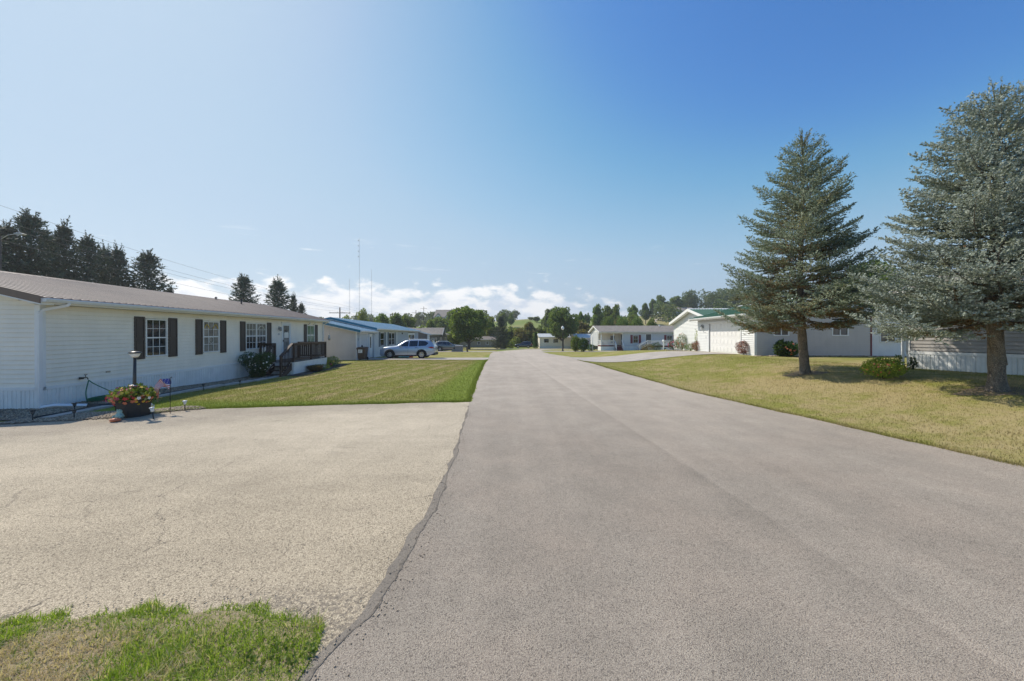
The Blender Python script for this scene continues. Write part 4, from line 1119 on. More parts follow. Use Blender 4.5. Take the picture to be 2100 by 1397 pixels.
# main house
fm = Fr(H2, GX1, 0, 0)
wn = [(2.3, 3.9), (5.9, 8.7)]
hl = [(2.3, 3.9, .95, 2.35), (5.9, 8.7, .95, 2.35)]
siding(fm, 0, 10.5, -.2, 2.60, 'siding_pale_grey', hl, parts=False)
window(fm, 2.3, 3.9, .95, 2.35, cols=1, rows=1); window(fm, 5.9, 8.7, .95, 2.35, cols=1, rows=1, split=True)
for a, c in ((1.75, 2.25), (3.95, 4.45), (5.35, 5.85), (8.75, 9.25)): shutter(fm, a, c, .90, 2.4, 'shutter_blue')
siding(fm, 10.5, 17.0, -.2, 2.60, 'siding_blue_grey', parts=False); siding(fm, 17, 26, -.2, 2.6, 'siding_blue_grey', [(17.3, 22.5, .0, 2.4)], parts=False)
window(fm, 17.3, 22.5, .1, 2.4, cols=1, rows=1, fw=.3)
b = MB(); b.box(12.9, 13.2, -.12, -.02, 2.2, 2.4); fm.put('wall_lamp', b, 'metal_dark')
fe = Fr(H2, GX1, 7.9, -90)
siding(fe, 0, 7.9, -.1, 3.6, 'siding_pale_grey', parts=False, gable=gab(7.9, 2.6, 3.6))
fe2 = Fr(H2, GX1+ML, 0, 90); siding(fe2, 0, 7.9, -.3, 3.6, 'siding_pale_grey', parts=False, gable=gab(7.9, 2.6, 3.6))
b = MB(); b.box(0, GX1+ML, 7.8, 7.9, -.3, 2.6); fr.put('back_wall', b, 'siding_pale_grey')
gable_roof(fm, -.32, ML+.3, -.40, 2.76, 3.95, 3.80, 8.3, 'roof_blue', 'roof_teal', rake='roof_teal')

# ------------------------------------------------------------------ dark grey house with small gable, third on the left
H3 = house('gabled_house', 'dark grey-brown house with white window trim and a small front gable, behind the tan car', -14.3, 64.0, 90, -1.0)
fr = Fr(H3); L3 = 18.0
w3 = [(1.6, 3.4), (4.2, 6.4), (9.3, 11.3), (14.6, 16.4)]
siding(fr, 0, L3, -.3, 2.95, 'siding_dark', [(a, c, .55, 2.35) for a, c in w3], h=.2, parts=False)
for a, c in w3: window(fr, a, c, .55, 2.35, cols=2, rows=2, fw=.10)
fg = Fr(H3, 0, 8, -90)
siding(fg, 0, 8, -.3, 4.2, 'siding_dark', [(4.7, 6.0, 0, 2.9)], h=.2, parts=False, gable=gab(8, 2.95, 4.1))
b = MB(); b.box(4.7, 6.0, -.1, .05, -.3, 2.9); dr = fg.put('porch_door', b, 'trim_white')
for a in (4.95, 5.5): 
    b = MB(); b.box(a, a+.35, -.13, -.11, 1.2, 2.0); link('pane', b.mesh('pane', 'glass'), dr)
b = MB(); b.box(7.7, 8.05, -.15, .2, -.3, 2.95); fg.put('porch_post', b, 'trim_white')
fg2 = Fr(H3, L3, 0, 90); siding(fg2, 0, 8, -.3, 4.2, 'siding_dark', h=.2, parts=False, gable=gab(8, 2.95, 4.1))
gable_roof(fr, -.3, L3+.3, -.35, 3.05, 4, 4.2, 8.35, 'roof_shingle', 'trim_white', metal=False)
b = MB(); b.prism([(9.0, 2.9), (12.4, 2.9), (10.7, 4.15)], -.5, 3.6, 'y'); fr.put('front_gable', b, 'siding_dark')
for (a, c) in ((8.7, 10.7), (12.7, 10.7)):
    b = MB(); b.prism([(a, 2.78), (a, 2.95), (c, 4.36), (c, 4.20)], -.62, 3.9, 'y'); fr.put('gable_slope', b, 'roof_shingle')
    b = MB(); b.prism([(a, 2.72), (a, 2.97), (c, 4.38), (c, 4.14)], -.65, -.62, 'y'); fr.put('rake_board', b, 'trim_white')

# ------------------------------------------------------------------ small far buildings
def small_house(name, label, x, y, ang, L, D, hw, hr, sid, roof, wins=(), metal=False, shut=None, z=None, trim='trim_white', win_w=1.1, wz=(1.0, 2.0), gut=True, skirt=None):
    H = house(name, label, x, y, ang, z); f = Fr(H)
    hl = [(a, a+win_w, wz[0], wz[1]) for a in wins]
    siding(f, 0, L, -.4, hw, sid, hl, h=.2, parts=False)
    for a in wins:
        window(f, a, a+win_w, wz[0], wz[1], cols=1, rows=1, fw=.08)
        if shut: shutter(f, a-.36, a-.03, wz[0]-.05, wz[1]+.05, shut); shutter(f, a+win_w+.03, a+win_w+.36, wz[0]-.05, wz[1]+.05, shut)
    for (ox, oy, ph) in ((0, D, -90), (L, 0, 90)):
        siding(Fr(H, ox, oy, ph), 0, D, -.4, hr, sid, h=.2, parts=False, gable=gab(D, hw, hr))
    b = MB(); b.box(0, L, D-.1, D, -.4, hw); f.put('back_wall', b, sid)
    gable_roof(f, -.3, L+.3, -.35, hw+.10, D/2, hr+.12, D+.35, roof, trim, metal=metal, gutter=gut)
    if skirt:
        b = MB(); b.box(-.02, L+.02, -.05, 0, -.4, .55); f.put('skirting_panel', b, skirt)
    return H
small_house('olive_home', 'low olive-brown home under the big maple in the distance', -16.2, 105, 0, 11.5, 6.5, 2.15, 3.0, 'siding_olive', 'roof_shingle_brown', (6.4, 8.8), win_w=.8, wz=(.75, 1.65))
small_house('white_shed', 'small white shed just right of the dark grey house', -16.8, 96, 0, 2.6, 3, 1.5, 2.3, 'siding_white', 'roof_shingle', ())
small_house('white_home', 'white single-storey home behind the dark spreading tree and street lamp', 6.9, 92, 0, 9.5, 7, 2.75, 3.55, 'siding_cream', 'siding_pale_grey', (1.0, 3.3), shut=None, win_w=1.3, wz=(1.4, 2.4), skirt='skirt_white')
small_house('grey_home', 'small grey home with pale metal roof just left of the porch house', 14.6, 84, 0, 9, 7, 2.5, 3.3, 'siding_pale_grey', 'siding_pale_grey', (1.8,), metal=False, win_w=1.2, wz=(.8, 2.0), shut='shutter_blue')
# big pale house high behind the maple
HB = small_house('two_storey_house', 'large pale grey two-storey house on the rise behind the maple', -42.0, 200, 0, 13, 12, 6.8, 11.0, 'siding_pale_grey', 'roof_shingle', (2.0, 5.5, 9.5), win_w=1.2, wz=(4.2, 5.8))
fB = Fr(HB); b = MB(); b.prism([(5.6, 6.0), (13, 6.0), (9.5, 10.2)], -1.4, 5, 'y'); fB.put('front_gable', b, 'siding_pale_grey'); 
b = MB(); b.prism([(.2, 6.2), (4.4, 6.2), (2.3, 8.3)], -1.2, 5, 'y'); fB.put('front_gable', b, 'siding_pale_grey')
for (a, c, z0, z1, yy) in ((5.2, 9.5, 5.75, 10.45, -1.5), (13.4, 9.5, 5.75, 10.45, -1.5), (-.1, 2.3, 6.0, 8.6, -1.3), (4.7, 2.3, 6.0, 8.6, -1.3)):
    b = MB(); b.prism([(a, z0), (a, z0+.28), (c, z1+.28), (c, z1)], yy, 5, 'y'); fB.put('gable_slope', b, 'roof_shingle')
small_house('hill_house', 'small white house high on the right-hand hill meadow', 99, 226, 0, 12, 8, 3.2, 5.2, 'siding_white', 'roof_shingle', (2, 8), win_w=1.6, wz=(1.2, 2.5))
small_house('hill_shed', 'little pale shed beside the lone tree on the hill meadow', 94, 228, 0, 4.0, 3, 2.8, 4.0, 'siding_cream', 'roof_shingle_brown', ())
sheet('hill_path', [[(96-i*3.1+.12*i*i, 206-i*1.2+8*math.sin(i*.28)+dy) for dy in (0, 3.0)] for i in range(12)], 'concrete', .15, kind='structure')

# ------------------------------------------------------------------ porch house, right of the road
H5 = house('porch_house', 'pale grey home with dark red shutters, corner porch and white-railed deck', 16.3, 68.0, 0, -.92)
fr = Fr(H5); L5, D5 = 20.0, 8.8; F5 = .88
PW = 4.1
w5 = [(5.9, 6.85, 1.35, 2.75), (12.1, 13.1, 1.35, 2.75)]
siding(fr, PW, L5, .75, 3.35, 'siding_pale_grey', w5+[(8.2, 9.3, F5, 2.95)], h=.14, parts=False)
skirting(fr, PW, L5, .8, -.1, step=1.2, rib=.2)
for w_ in w5: window(fr, *w_, cols=2, rows=1)
for a in (5.42, 6.93, 11.62, 13.18): shutter(fr, a, a+.42, 1.28, 2.82, 'shutter_red')
b = MB(); b.box(8.2, 8.28, -.04, .02, F5, 2.95); b.box(9.22, 9.3, -.04, .02, F5, 2.95); b.box(8.2, 9.3, -.041, .02, 2.95, 3.02); df = fr.put('door_frame', b, 'trim_white')
b = MB(); b.box(8.28, 9.22, -.012, .0, F5, 2.95); link('pane', b.mesh('pane', 'glass_screen'), df)
b = MB(); b.box(7.2, 11.2, -.30, -.10, 3.17, 3.25); b.box(7.2, 11.2, -.05, 0, 3.1, 3.25); fr.put('rolled_awning', b, 'trim_grey')
fi = Fr(H5, 0, 2.3, 0)   # recessed porch wall
siding(fi, .0, PW, .75, 3.35, 'siding_cream', [(2.3, 3.2, 1.3, 2.7)], h=.14, parts=False); window(fi, 2.3, 3.2, 1.3, 2.7, cols=1, rows=1)
fs_ = Fr(H5, PW, 0, -90); siding(Fr(H5, PW-.01, 2.3, -90), 0, 2.3, .75, 3.35, 'siding_cream', [(.9, 1.8, F5, 2.9)], h=.14, parts=False)
window(Fr(H5, PW-.01, 2.3, -90), .9, 1.8, F5, 2.9, cols=1, rows=1)
fw_ = Fr(H5, 0, D5, -90)
siding(fw_, 0, D5-2.3, .75, 3.35, 'siding_pale_grey', h=.14, parts=False)
siding(fw_, 0, D5, 3.36, 4.45, 'siding_white', h=.14, parts=False, gable=gab(D5, 3.3, 4.45))
siding(Fr(H5, L5, 0, 90), 0, D5, .75, 4.45, 'siding_pale_grey', h=.14, parts=False, gable=gab(D5, 3.35, 4.45))
b = MB(); b.box(0, L5, D5-.1, D5, -.1, 3.35); fr.put('back_wall', b, 'siding_pale_grey')
for k in range(6): b = MB(); b.box(.0, PW, .05+k*.37, .05+k*.37+.36, F5-.05, F5); fr.put('porch_board', b, 'deck_red')
b = MB(); b.box(-.02, PW-.0, -.03, .0, F5-.16, F5-.0); b.box(-.03, 0, -.03, 2.3, F5-.161, F5); fr.put('porch_trim', b, 'deck_red')
b = MB(); b.box(0, PW, .0, .05, -.1, F5-.17); b.box(-.001, .05, .05, 2.3, -.1, F5-.171); fr.put('porch_skirt', b, 'trim_white')
for x_ in (.08, 2.35, 4.0): b = MB(); b.box(x_-.06, x_+.06, .02, .14, F5, 3.3); fr.put('porch_post', b, 'trim_white')
b = MB(); b.box(.02, .14, 2.1, 2.22, F5, 3.3); fr.put('porch_post', b, 'trim_white')
b = MB(); b.box(0, PW, .0, .15, 3.10, 3.3); b.box(0, .15, .15, 2.3, 3.10, 3.3); b.box(.15, PW, .15, 2.3, 3.25, 3.32); fr.put('porch_beam', b, 'trim_white')
fl = lambda t: F5
rail_run(fr, ((.08, .08), (2.35, .08)), (), fl, 'trim_white', top=.95, bal=.13, bw=.022)
rail_run(fr, ((.08, 2.15), (.08, .08)), (), fl, 'trim_white', top=.95, bal=.13, bw=.022)
for x_ in (2.5, 3.85): rail_run(fr, ((x_, .0), (x_, -1.3)), (1.3,), lambda t: F5-.85*t, 'trim_white', top=.95, bal=.14, bw=.02)
for k in range(4): b = MB(); b.box(2.55, 3.8, -.32*(k+1), -.32*k, F5-.2*(k+1)-.19, F5-.2*(k+1)); fr.put('step', b, 'deck_red')
# deck
DKR = Fr(H5, 7.9, -1.9, 0); DL = 4.4
for k in range(5): b = MB(); b.box(0, DL, k*.38, k*.38+.37, F5-.05, F5); DKR.put('deck_board', b, 'deck_red')
b = MB(); b.box(0, DL, -.03, .0, F5-.22, F5); b.box(-.03, 0, -.03, 1.9, F5-.221, F5); DKR.put('deck_trim', b, 'deck_red')
b = MB(); b.box(0, DL, .0, .05, -.1, F5-.23); DKR.put('deck_skirt', b, 'siding_cream')
rail_run(DKR, ((0, .06), (DL, .06)), (0, 2.2, 4.4), fl, 'trim_white', top=.98, bal=.13, bw=.022)
for y_ in (.1, 1.3): rail_run(DKR, ((0, y_), (-1.45, y_)), (1.45,), lambda t: F5-.85*t, 'trim_white', top=.95, bal=.14, bw=.02)
for k in range(4): b = MB(); b.box(-.35*(k+1), -.35*k, .12, 1.28, F5-.2*(k+1)-.19, F5-.2*(k+1)); DKR.put('step', b, 'deck_red')
gable_roof(fr, -.45, L5+.3, -.40, 3.42, D5/2, 4.60, D5+.4, 'roof_shingle', 'trim_white', metal=False)
b = MB(); b.tube([(0, 0, -.1), (0, 0, .28)], .10, 8); fr.put('vent_pipe', b, 'trim_white', x=12.3, y=4.0, z=4.5)

# ------------------------------------------------------------------ garage house with green metal roof
H6 = house('garage_house', 'cream-sided house with white double garage door and green metal roof', 14.83, 29.57, -93.77, .69)
fr = Fr(H6); L6, D6 = 7.72, 6.45
gd0, gd1, gdt = 2.0, 6.25, 2.14
siding(fr, 0, L6, -.1, 2.48, 'siding_white', [(gd0, gd1, -.1, gdt)], h=.125, parts=False)
b = MB(); b.box(gd0-.10, gd0, -.06, .06, -.05, gdt+.10); b.box(gd1, gd1+.10, -.06, .06, -.05, gdt+.10); b.box(gd0, gd1, -.059, .06, gdt, gdt+.10); fr.put('garage_trim', b, 'alu_white')
gdw = (gd1-gd0); rowh = gdt/4
for k in range(4):
    b = MB(); z0 = .0+k*rowh; b.box(gd0+.01, gd1-.01, .035, .08, z0+.003, z0+rowh-.004)
    pwd = (gdw-.16)/8
    for j in range(8):
        x0 = gd0+.10+j*pwd
        for (p, r, s, t_) in ((x0, x0+pwd-.08, z0+.10, z0+.115), (x0, x0+pwd-.08, z0+rowh-.115, z0+rowh-.10), (x0, x0+.012, z0+.115, z0+rowh-.115), (x0+pwd-.092, x0+pwd-.08, z0+.115, z0+rowh-.115)): b.box(p, r, .029, .035, s, t_)
        b.box(x0+.03, x0+pwd-.11, .026, .035, z0+.14, z0+rowh-.14)
    fr.put('garage_door_section', b, 'garage_door')
fsd = Fr(H6, L6, 0, 90)
ws = [(1.05, 1.93, 1.22, 2.14), (4.30, 5.22, 1.22, 2.14)]
siding(fsd, 0, D6, -.15, 3.6, 'siding_beige', ws, h=.125, parts=False, gable=gab(D6, 2.50, 3.50))
for w_ in ws: window(fsd, *w_, sash='v', glass='glass_tan', fw=.06)
b = MB(); b.box(-.035, .10, -.034, -.0, -.1, 2.48); fsd.put('corner_trim', b, 'trim_white'); b = MB(); b.box(L6-.10, L6+.001, -.034, 0, -.1, 2.48); fr.put('corner_trim', b, 'trim_white')
b = MB(); b.box(D6-.04, D6+.03, -.05, .02, -.1, 2.5); fsd.put('corner_post', b, 'shutter_red')
b = MB(); b.box(0, .03, 0, D6, -.1, 2.5); fr.put('party_wall', b, 'siding_white')
gable_roof(fr, -.15, L6+.35, -.60, 2.56, D6/2, 3.55, D6+.45, 'roof_green', 'trim_white', rake='trim_white')
# wall lantern and basket left of the door
b = MB(); b.box(.95, 1.07, -.05, -.02, 1.78, 2.02, 'metal_dark'); b.lathe([(0, 1.62), (.05, 1.64), (.07, 1.86), (.03, 1.95), (0, 1.97)], (1.01, -.16, 0), 6, 'lamp_glass'); b.lathe([(.09, 1.93), (0, 2.03)], (1.01, -.16, 0), 6, 'metal_dark'); b.tube([(1.01, -.03, 2.05), (1.01, -.16, 2.05)], .012, 5, 'metal_dark')
fr.put('wall_lamp', b)
b = MB(); b.box(1.28, 1.36, -.03, -.02, 1.42, 1.52); fr.put('door_keypad', b, 'metal_grey')
b = MB(); b.box(1.42, 1.52, -.032, -.02, 1.0, 1.2); fr.put('wall_plate', b, 'trim_grey')
# main volume, its gable towards the road
fm = Fr(H6, 0, 0.65, 0)
gbl = lambda z: (-6.9, 1.6) if z <= 2.42 else (-6.9+(z-2.42)/1.02*4.25, 1.6-(z-2.42)/1.02*4.25)
siding(fm, -6.9, -.01, -.15, 3.44, 'siding_white', h=.125, parts=False, gable=gbl)
b = MB(); b.box(-6.93, -6.83, -.035, .0, -.1, 2.42); fm.put('corner_trim', b, 'trim_white')
fx_ = Fr(H6, 0, 0, 90)
b = MB(); b.box(.66, 14, 6.8, 6.9, -.2, 2.42); fx_.put('far_wall', b, 'siding_white')
b = MB(); b.box(13.9, 14, -1.6, 6.9, -.2, 2.42); fx_.put('back_wall', b, 'siding_white')
gable_roof(fx_, .25, 14, -1.85, 2.42, 2.65, 3.52, 7.15, 'roof_green', 'trim_white', gutter=False)
# white sunroom behind the side wall
fz = Fr(H6, L6-.12, D6+.03, 90)
sw = [(.55, 1.42), (1.62, 2.50), (2.75, 3.6)]
b = MB(); b.box(0, 5, 0, .1, -.1, .85); b.box(0, 5, 0, .1, 1.98, 2.45)
for a, c in ((0, .55), (1.42, 1.62), (2.50, 2.75), (3.6, 5)): b.box(a, c, 0, .1, .85, 1.98)
fz.put('sunroom_wall', b, 'trim_white')
for a, c in sw: window(fz, a, c, .85, 1.98, sash='v', glass='glass_tan', fw=.05)
b = MB(); b.box(-.1, 5.2, -.35, 4, 2.46, 2.58); fz.put('sunroom_roof', b, 'trim_white')
b = MB(); b.box(0, 5, 3.9, 4, -.1, 2.45); b.box(4.9, 5, 0, 3.9, -.1, 2.45); fz.put('back_wall', b, 'trim_white')
b = MB(); b.tube([(5.45, -.1, 0), (5.45, -.1, 0)], .01, 4)

# ------------------------------------------------------------------ grey-sided house, right edge
H7 = house('grey_sided_home', 'grey lap-sided home with white ribbed skirting behind the big blue spruce', 14.72, 13.8, -72.9, .66)
fr = Fr(H7); L7 = 9.0
siding(fr, .08, L7, .75, 2.85, 'siding_grey', h=.125)
skirting(fr, 0, L7, .72, -.02, top_trim=.10, rib=.10, step=.42)
fe = Fr(H7, 0, 8, -90); siding(fe, 0, 8, .75, 4.4, 'siding_grey', parts=False, gable=gab(8, 2.8, 3.9)); skirting(fe, 0, 8, .72, -.02)
fe = Fr(H7, L7, 0, 90); siding(fe, 0, 8, .75, 4.4, 'siding_grey', parts=False, gable=gab(8, 2.8, 3.9))
b = MB(); b.box(-.03, .09, -.034, .0, .70, 2.8); b.box(-.034, 0, -.033, .1, .701, 2.8); fr.put('corner_trim', b, 'trim_white')
b = MB(); b.box(0, L7, 7.9, 8, -.1, 2.8); fr.put('back_wall', b, 'siding_grey')
gable_roof(fr, -.32, L7+.3, -.40, 2.92, 4, 4.05, 8.4, 'roof_shingle', 'trim_white', metal=False)
downspout(fr, [(.0, -.46, 2.8), (-.02, -.42, 2.7), (-.07, -.12, 2.5), (-.09, -.08, .15), (-.14, -.16, .06), (-.35, -.75, .03)], w_=.05)
b = MB(); b.box(-.75, -.20, -1.0, -.5, .0, .08); fr.put('splash_block', b, 'planter_black')

# ------------------------------------------------------------------ cars
def fixn(me):
    bb = bmesh.new(); bb.from_mesh(me); bmesh.ops.remove_doubles(bb, verts=bb.verts, dist=1e-5); bmesh.ops.recalc_face_normals(bb, faces=bb.faces); bb.to_mesh(me); bb.free()
def make_suv(name, label, cat, loc, rz, paint, L=4.95, Wd=1.0, roofline=1.0, group=None):
    t = thing(name, label, cat, loc, rz, group)
    S = [(0.0, .34, .66, .74, .72, .70, .52), (0.05, .27, .80, .90, .82, .78, .62), (0.20, .23, .88, 1.00, .90, .84, .70), (0.55, .21, .95, 1.07, .945, .88, .76), (1.15, .21, 1.00, 1.13, .955, .90, .78),
         (1.50, .21, 1.03, 1.17, .96, .90, .76), (1.85, .21, 1.04, 1.38, .965, .90, .70), (2.25, .21, 1.05, 1.61, .965, .90, .65), (2.55, .21, 1.06, 1.69, .965, .90, .64), (3.1, .21, 1.07, 1.73, .965, .90, .645),
         (3.8, .21, 1.09, 1.72, .965, .90, .64), (4.4, .24, 1.12, 1.67, .96, .89, .62), (4.62, .30, 1.12, 1.60, .94, .87, .60), (4.80, .38, 1.10, 1.32, .92, .86, .66), (4.91, .43, 1.03, 1.12, .89, .85, .74), (4.95, .48, .80, .92, .84, .82, .70)]
    k = L/4.95
    def ring_(s):
        x, zb, zt, zr, wl, wb, wt = s; zr = zt+(zr-zt)*roofline
        h = [(0, zb), (wl*.86, zb), (wl*.97, zb+.05), (wl, zb+.16), (wl*1.0, (zb+zt)/2+.02), (wl*.985, zt-.10), (wb, zt), (wb+(wt-wb)*.45, zt+(zr-zt)*.45), (wt+.02, zr-.075), (wt*.93, zr-.02), (wt*.6, zr-.002), (0, zr)]
        return [(x*k, -y*Wd, z) for y, z in h]+[(x*k, y*Wd, z) for y, z in h[-2:0:-1]]
    b = MB(); R = [ring_(s) for s in S]; n = len(R[0]); vs = [p for r in R for p in r]
    fs = [(i*n+j, i*n+(j+1) % n, (i+1)*n+(j+1) % n, (i+1)*n+j) for i in range(len(R)-1) for j in range(n)]
    fs += [tuple(range(n))[::-1], tuple((len(R)-1)*n+j for j in range(n))]
    b.add(vs, fs, None, True); body = obj('body', b, paint, t); fixn(body.data)
    wx = (.98*k, 3.83*k); wr = .375
    cb = MB()
    for x in wx:
        for s_ in (-1, 1): cb.lathe([(0, s_*.55), (.44, s_*.55), (.44, s_*1.2), (0, s_*1.2)], (x, 0, wr), 24, axis='y', smooth=False)
    cut = obj('cutter', cb, 'car_trim', None, tuple(t.location), rz); fixn(cut.data)
    bpy.context.view_layer.update()
    md = body.modifiers.new('b', 'BOOLEAN'); md.operation = 'DIFFERENCE'; md.object = cut; md.solver = 'FAST'
    dg = bpy.context.evaluated_depsgraph_get(); me = bpy.data.meshes.new_from_object(body.evaluated_get(dg))
    body.modifiers.clear()
    if len(me.polygons) > 50: body.data = me
    bpy.data.objects.remove(cut); body.data.set_sharp_from_angle(angle=math.radians(38))
    def W(x, z):    # half width of the flank above the belt at x, z
        xs_ = [s[0]*k for s in S]; f = lambda i: float(np.interp(x, xs_, [s[i] for s in S]))
        zt, zr, wb, wt = f(2), f(2)+(f(3)-f(2))*roofline, f(5), f(6); tt = np.clip((z-zt)/max(.05, zr-.075-zt), 0, 1)
        if z < zt: return f(4)*Wd*.99
        return (wb+(wt+.02-wb)*tt)*Wd
    def pane(poly, name, m, off=.012, both=True, part=t):
        for s_ in ((-1, 1) if both else (-1,)):
            b = MB(); vv = [(x*k, s_*(W(x*k, z)+off), z) for x, z in poly]; b.add(vv+[(p[0], p[1]-s_*.012, p[2]) for p in vv], [tuple(range(len(vv)))]+[(i, (i+1) % len(vv), len(vv)+(i+1) % len(vv), len(vv)+i) for i in range(len(vv))]); obj(name, b, m, part)
    rl = roofline; zz = lambda z: 1.08+(z-1.08)*rl
    pane([(1.80, 1.10), (2.32, zz(1.50)), (2.62, zz(1.58)), (2.62, 1.10)], 'front_side_window', 'car_glass')
    pane([(2.70, 1.10), (2.70, zz(1.585)), (3.45, zz(1.61)), (3.45, 1.12)], 'rear_side_window', 'car_glass')
    pane([(3.53, 1.13), (3.53, zz(1.61)), (4.10, zz(1.58)), (4.42, zz(1.40)), (4.20, 1.17)], 'quarter_window', 'car_glass')
    def cap(poly, name, m): b = MB(); b.add(poly, [tuple(range(len(poly)))]); obj(name, b, m, t)
    zr_ = lambda s: s[2]+(s[3]-s[2])*rl
    a, c = S[5], S[7]; cap([(a[0]*k-.0, -.70*Wd, zr_(a)+.015), (a[0]*k, .70*Wd, zr_(a)+.015), (c[0]*k, .60*Wd, zr_(c)+.02), (c[0]*k, -.60*Wd, zr_(c)+.02)], 'windscreen', 'car_glass')
    a, c = S[13], S[12]; cap([(a[0]*k+.03, -.62*Wd, zr_(a)-.05), (a[0]*k+.03, .62*Wd, zr_(a)-.05), (c[0]*k+.02, .54*Wd, zr_(c)-.02), (c[0]*k+.02, -.54*Wd, zr_(c)-.02)], 'rear_window', 'car_glass')
    # sills, arches, bumpers
    for s_ in (-1, 1):
        b = MB(); y_ = s_*.972*Wd; b.box(1.42*k, 3.38*k, min(y_, y_-s_*.10), max(y_, y_-s_*.10), .20, .33); obj('sill', b, 'car_trim', t)
        for x in wx:
            b = MB(); pts = [(x+.445*math.cos(a_), y_, wr+.445*math.sin(a_)) for a_ in np.linspace(-.12, PI+.12, 15)]; b.tube(pts, .034, 6); obj('wheel_arch', b, 'car_trim', t)
        b = MB(); b.box(1.86*k, 2.04*k, min(s_*.92*Wd, s_*1.12*Wd), max(s_*.92*Wd, s_*1.12*Wd), 1.04, 1.18); obj('mirror', b, paint, t)
        b = MB(); b.box(2.60*k, 2.612*k, min(y_, y_+s_*.004), max(y_, y_+s_*.004), .42, 1.02); b.box(3.50*k, 3.512*k, min(y_, y_+s_*.004), max(y_, y_+s_*.004), .50, 1.02); b.box(2.38*k, 2.52*k, min(y_, y_+s_*.02), max(y_, y_+s_*.02), .95, .98); b.box(3.26*k, 3.40*k, min(y_, y_+s_*.02), max(y_, y_+s_*.02), .97, 1.0); obj('door_gap', b, 'car_trim', t)
        for x in wx:
            w_ = MB(); yo = s_*.945*Wd
            pr = [(.235, -.11), (.35, -.115), (wr, -.08), (wr, .08), (.35, .115), (.235, .11), (.235, -.11)]
            w_.lathe(pr, (x, yo-s_*.06, wr), 28, axis='y'); wo_ = obj('wheel', w_, 'tyre', t)
            b = MB(); b.lathe([(.0, s_*.02), (.24, s_*.02), (.24, s_*-.1), (0, s_*-.1)], (x, yo-s_*.02, wr), 24, axis='y'); link('hub', b.mesh('hub', 'rim_dark'), wo_)
            b = MB()
            for q_ in range(10):
                a_ = 2*PI*q_/10; ca, sa = math.cos(a_), math.sin(a_); r0, r1, h0, h1 = .05, .225, .018, .034
                v = []
                for rr, hh in ((r0, h0), (r1, h1)):
                    for sg in (-1, 1): v.append((x+ca*rr-sa*hh*sg, yo+s_*.012, wr+sa*rr+ca*hh*sg))
                v2 = [(p[0], p[1]-s_*.03, p[2]) for p in v]; b.add(v+v2, [(0, 1, 3, 2), (0, 2, 6, 4), (1, 5, 7, 3), (2, 3, 7, 6)])
            b.tube([(x+.232*math.cos(a_), yo+s_*.0, wr+.232*math.sin(a_)) for a_ in np.linspace(0, 2*PI, 25)], .014, 5, cap=False)
            b.lathe([(0, s_*.02), (.055, s_*.02), (.055, 0)], (x, yo, wr), 12, axis='y'); link('rim', b.mesh('rim', 'rim'), wo_)
        b = MB(); b.prism([(4.36*k, 1.03), (4.70*k, 1.08), (4.90*k, 1.04), (4.93*k, .92), (4.70*k, .93)], min(s_*.80*Wd, s_*.945*Wd), max(s_*.80*Wd, s_*.945*Wd), 'y'); obj('tail_light', b, 'tail_red', t)
        b = MB(); b.prism([(.02, .80), (.10, .90), (.50*k, .97), (.30*k, .84)], min(s_*.62*Wd, s_*.90*Wd), max(s_*.62*Wd, s_*.90*Wd), 'y'); obj('headlight', b, 'head_clear', t)
        b = MB(); b.tube([(2.5*k, s_*.60*Wd, zz(1.70)), (2.7*k, s_*.60*Wd, zz(1.76)), (4.1*k, s_*.59*Wd, zz(1.75)), (4.3*k, s_*.58*Wd, zz(1.70))], .016, 6); obj('roof_rail', b, 'metal_grey', t)
    b = MB(); b.box(-.025, .03, -.60*Wd, .60*Wd, .40, .70); obj('grille', b, 'car_trim', t)
    b = MB(); b.box(4.60*k, 4.98*k, -.80*Wd, .80*Wd, .30, .52); obj('rear_bumper', b, 'car_trim', t)
    b = MB(); b.box(4.45*k, 4.80*k, -.56*Wd, .56*Wd, zz(1.655), zz(1.69)); obj('roof_spoiler', b, paint, t)
    return t
zc = g(-9.5, 34)+.022
make_suv('parked_suv', 'silver-blue mid-size SUV parked on the concrete drive of the blue-roofed home', 'car', (-11.96, 34.25, zc), 0, 'car_paint_silver')
make_suv('parked_suv', 'tan-grey SUV parked behind the silver-blue SUV, nose to the right', 'car', (-8.3, 62.3, g(-10.5, 62)+.03), PI, 'car_paint_tan', 4.7, .97, .92)
make_suv('parked_suv', 'dark blue SUV parked far off at the end of the road', 'car', (.65, 95.5, g(2.5, 95)+.01), 0, 'car_paint_dark', 4.55, .95, .95)

# ------------------------------------------------------------------ street furniture and small things
# waste cart by the blue-roofed home
p = (atp(743.5, 30.6), 30.6); z = g(*p)+.01
t = thing('waste_cart', 'dark brown wheeled waste cart with a white notice beside the garage', 'waste bin', (*p, z))
b = MB(); v = [(-.27, -.28, .08), (.27, -.28, .08), (.27, .26, .08), (-.27, .26, .08), (-.33, -.36, .98), (.33, -.36, .98), (.33, .36, .98), (-.33, .36, .98)]
b.add(v, [(0, 3, 2, 1), (4, 5, 6, 7), (0, 1, 5, 4), (1, 2, 6, 5), (2, 3, 7, 6), (3, 0, 4, 7)]); b.box(-.35, .35, -.39, -.33, .90, .98); obj('bin', b, 'cart_brown', t)
b = MB(); b.prism([(-.38, .985), (-.38, 1.02), (0, 1.09), (.38, 1.05), (.40, .985)], -.35, .35, 'x'); obj('lid', b, 'cart_brown', t)
b = MB(); b.box(-.22, .12, -.375, -.345, .60, .88); obj('notice', b, 'label_white', t)
b = MB()
for k in range(4): b.box(-.19, .05-.03*k, -.379, -.3755, .82-.05*k, .84-.05*k)
obj('notice_print', b, 'metal_grey', t)
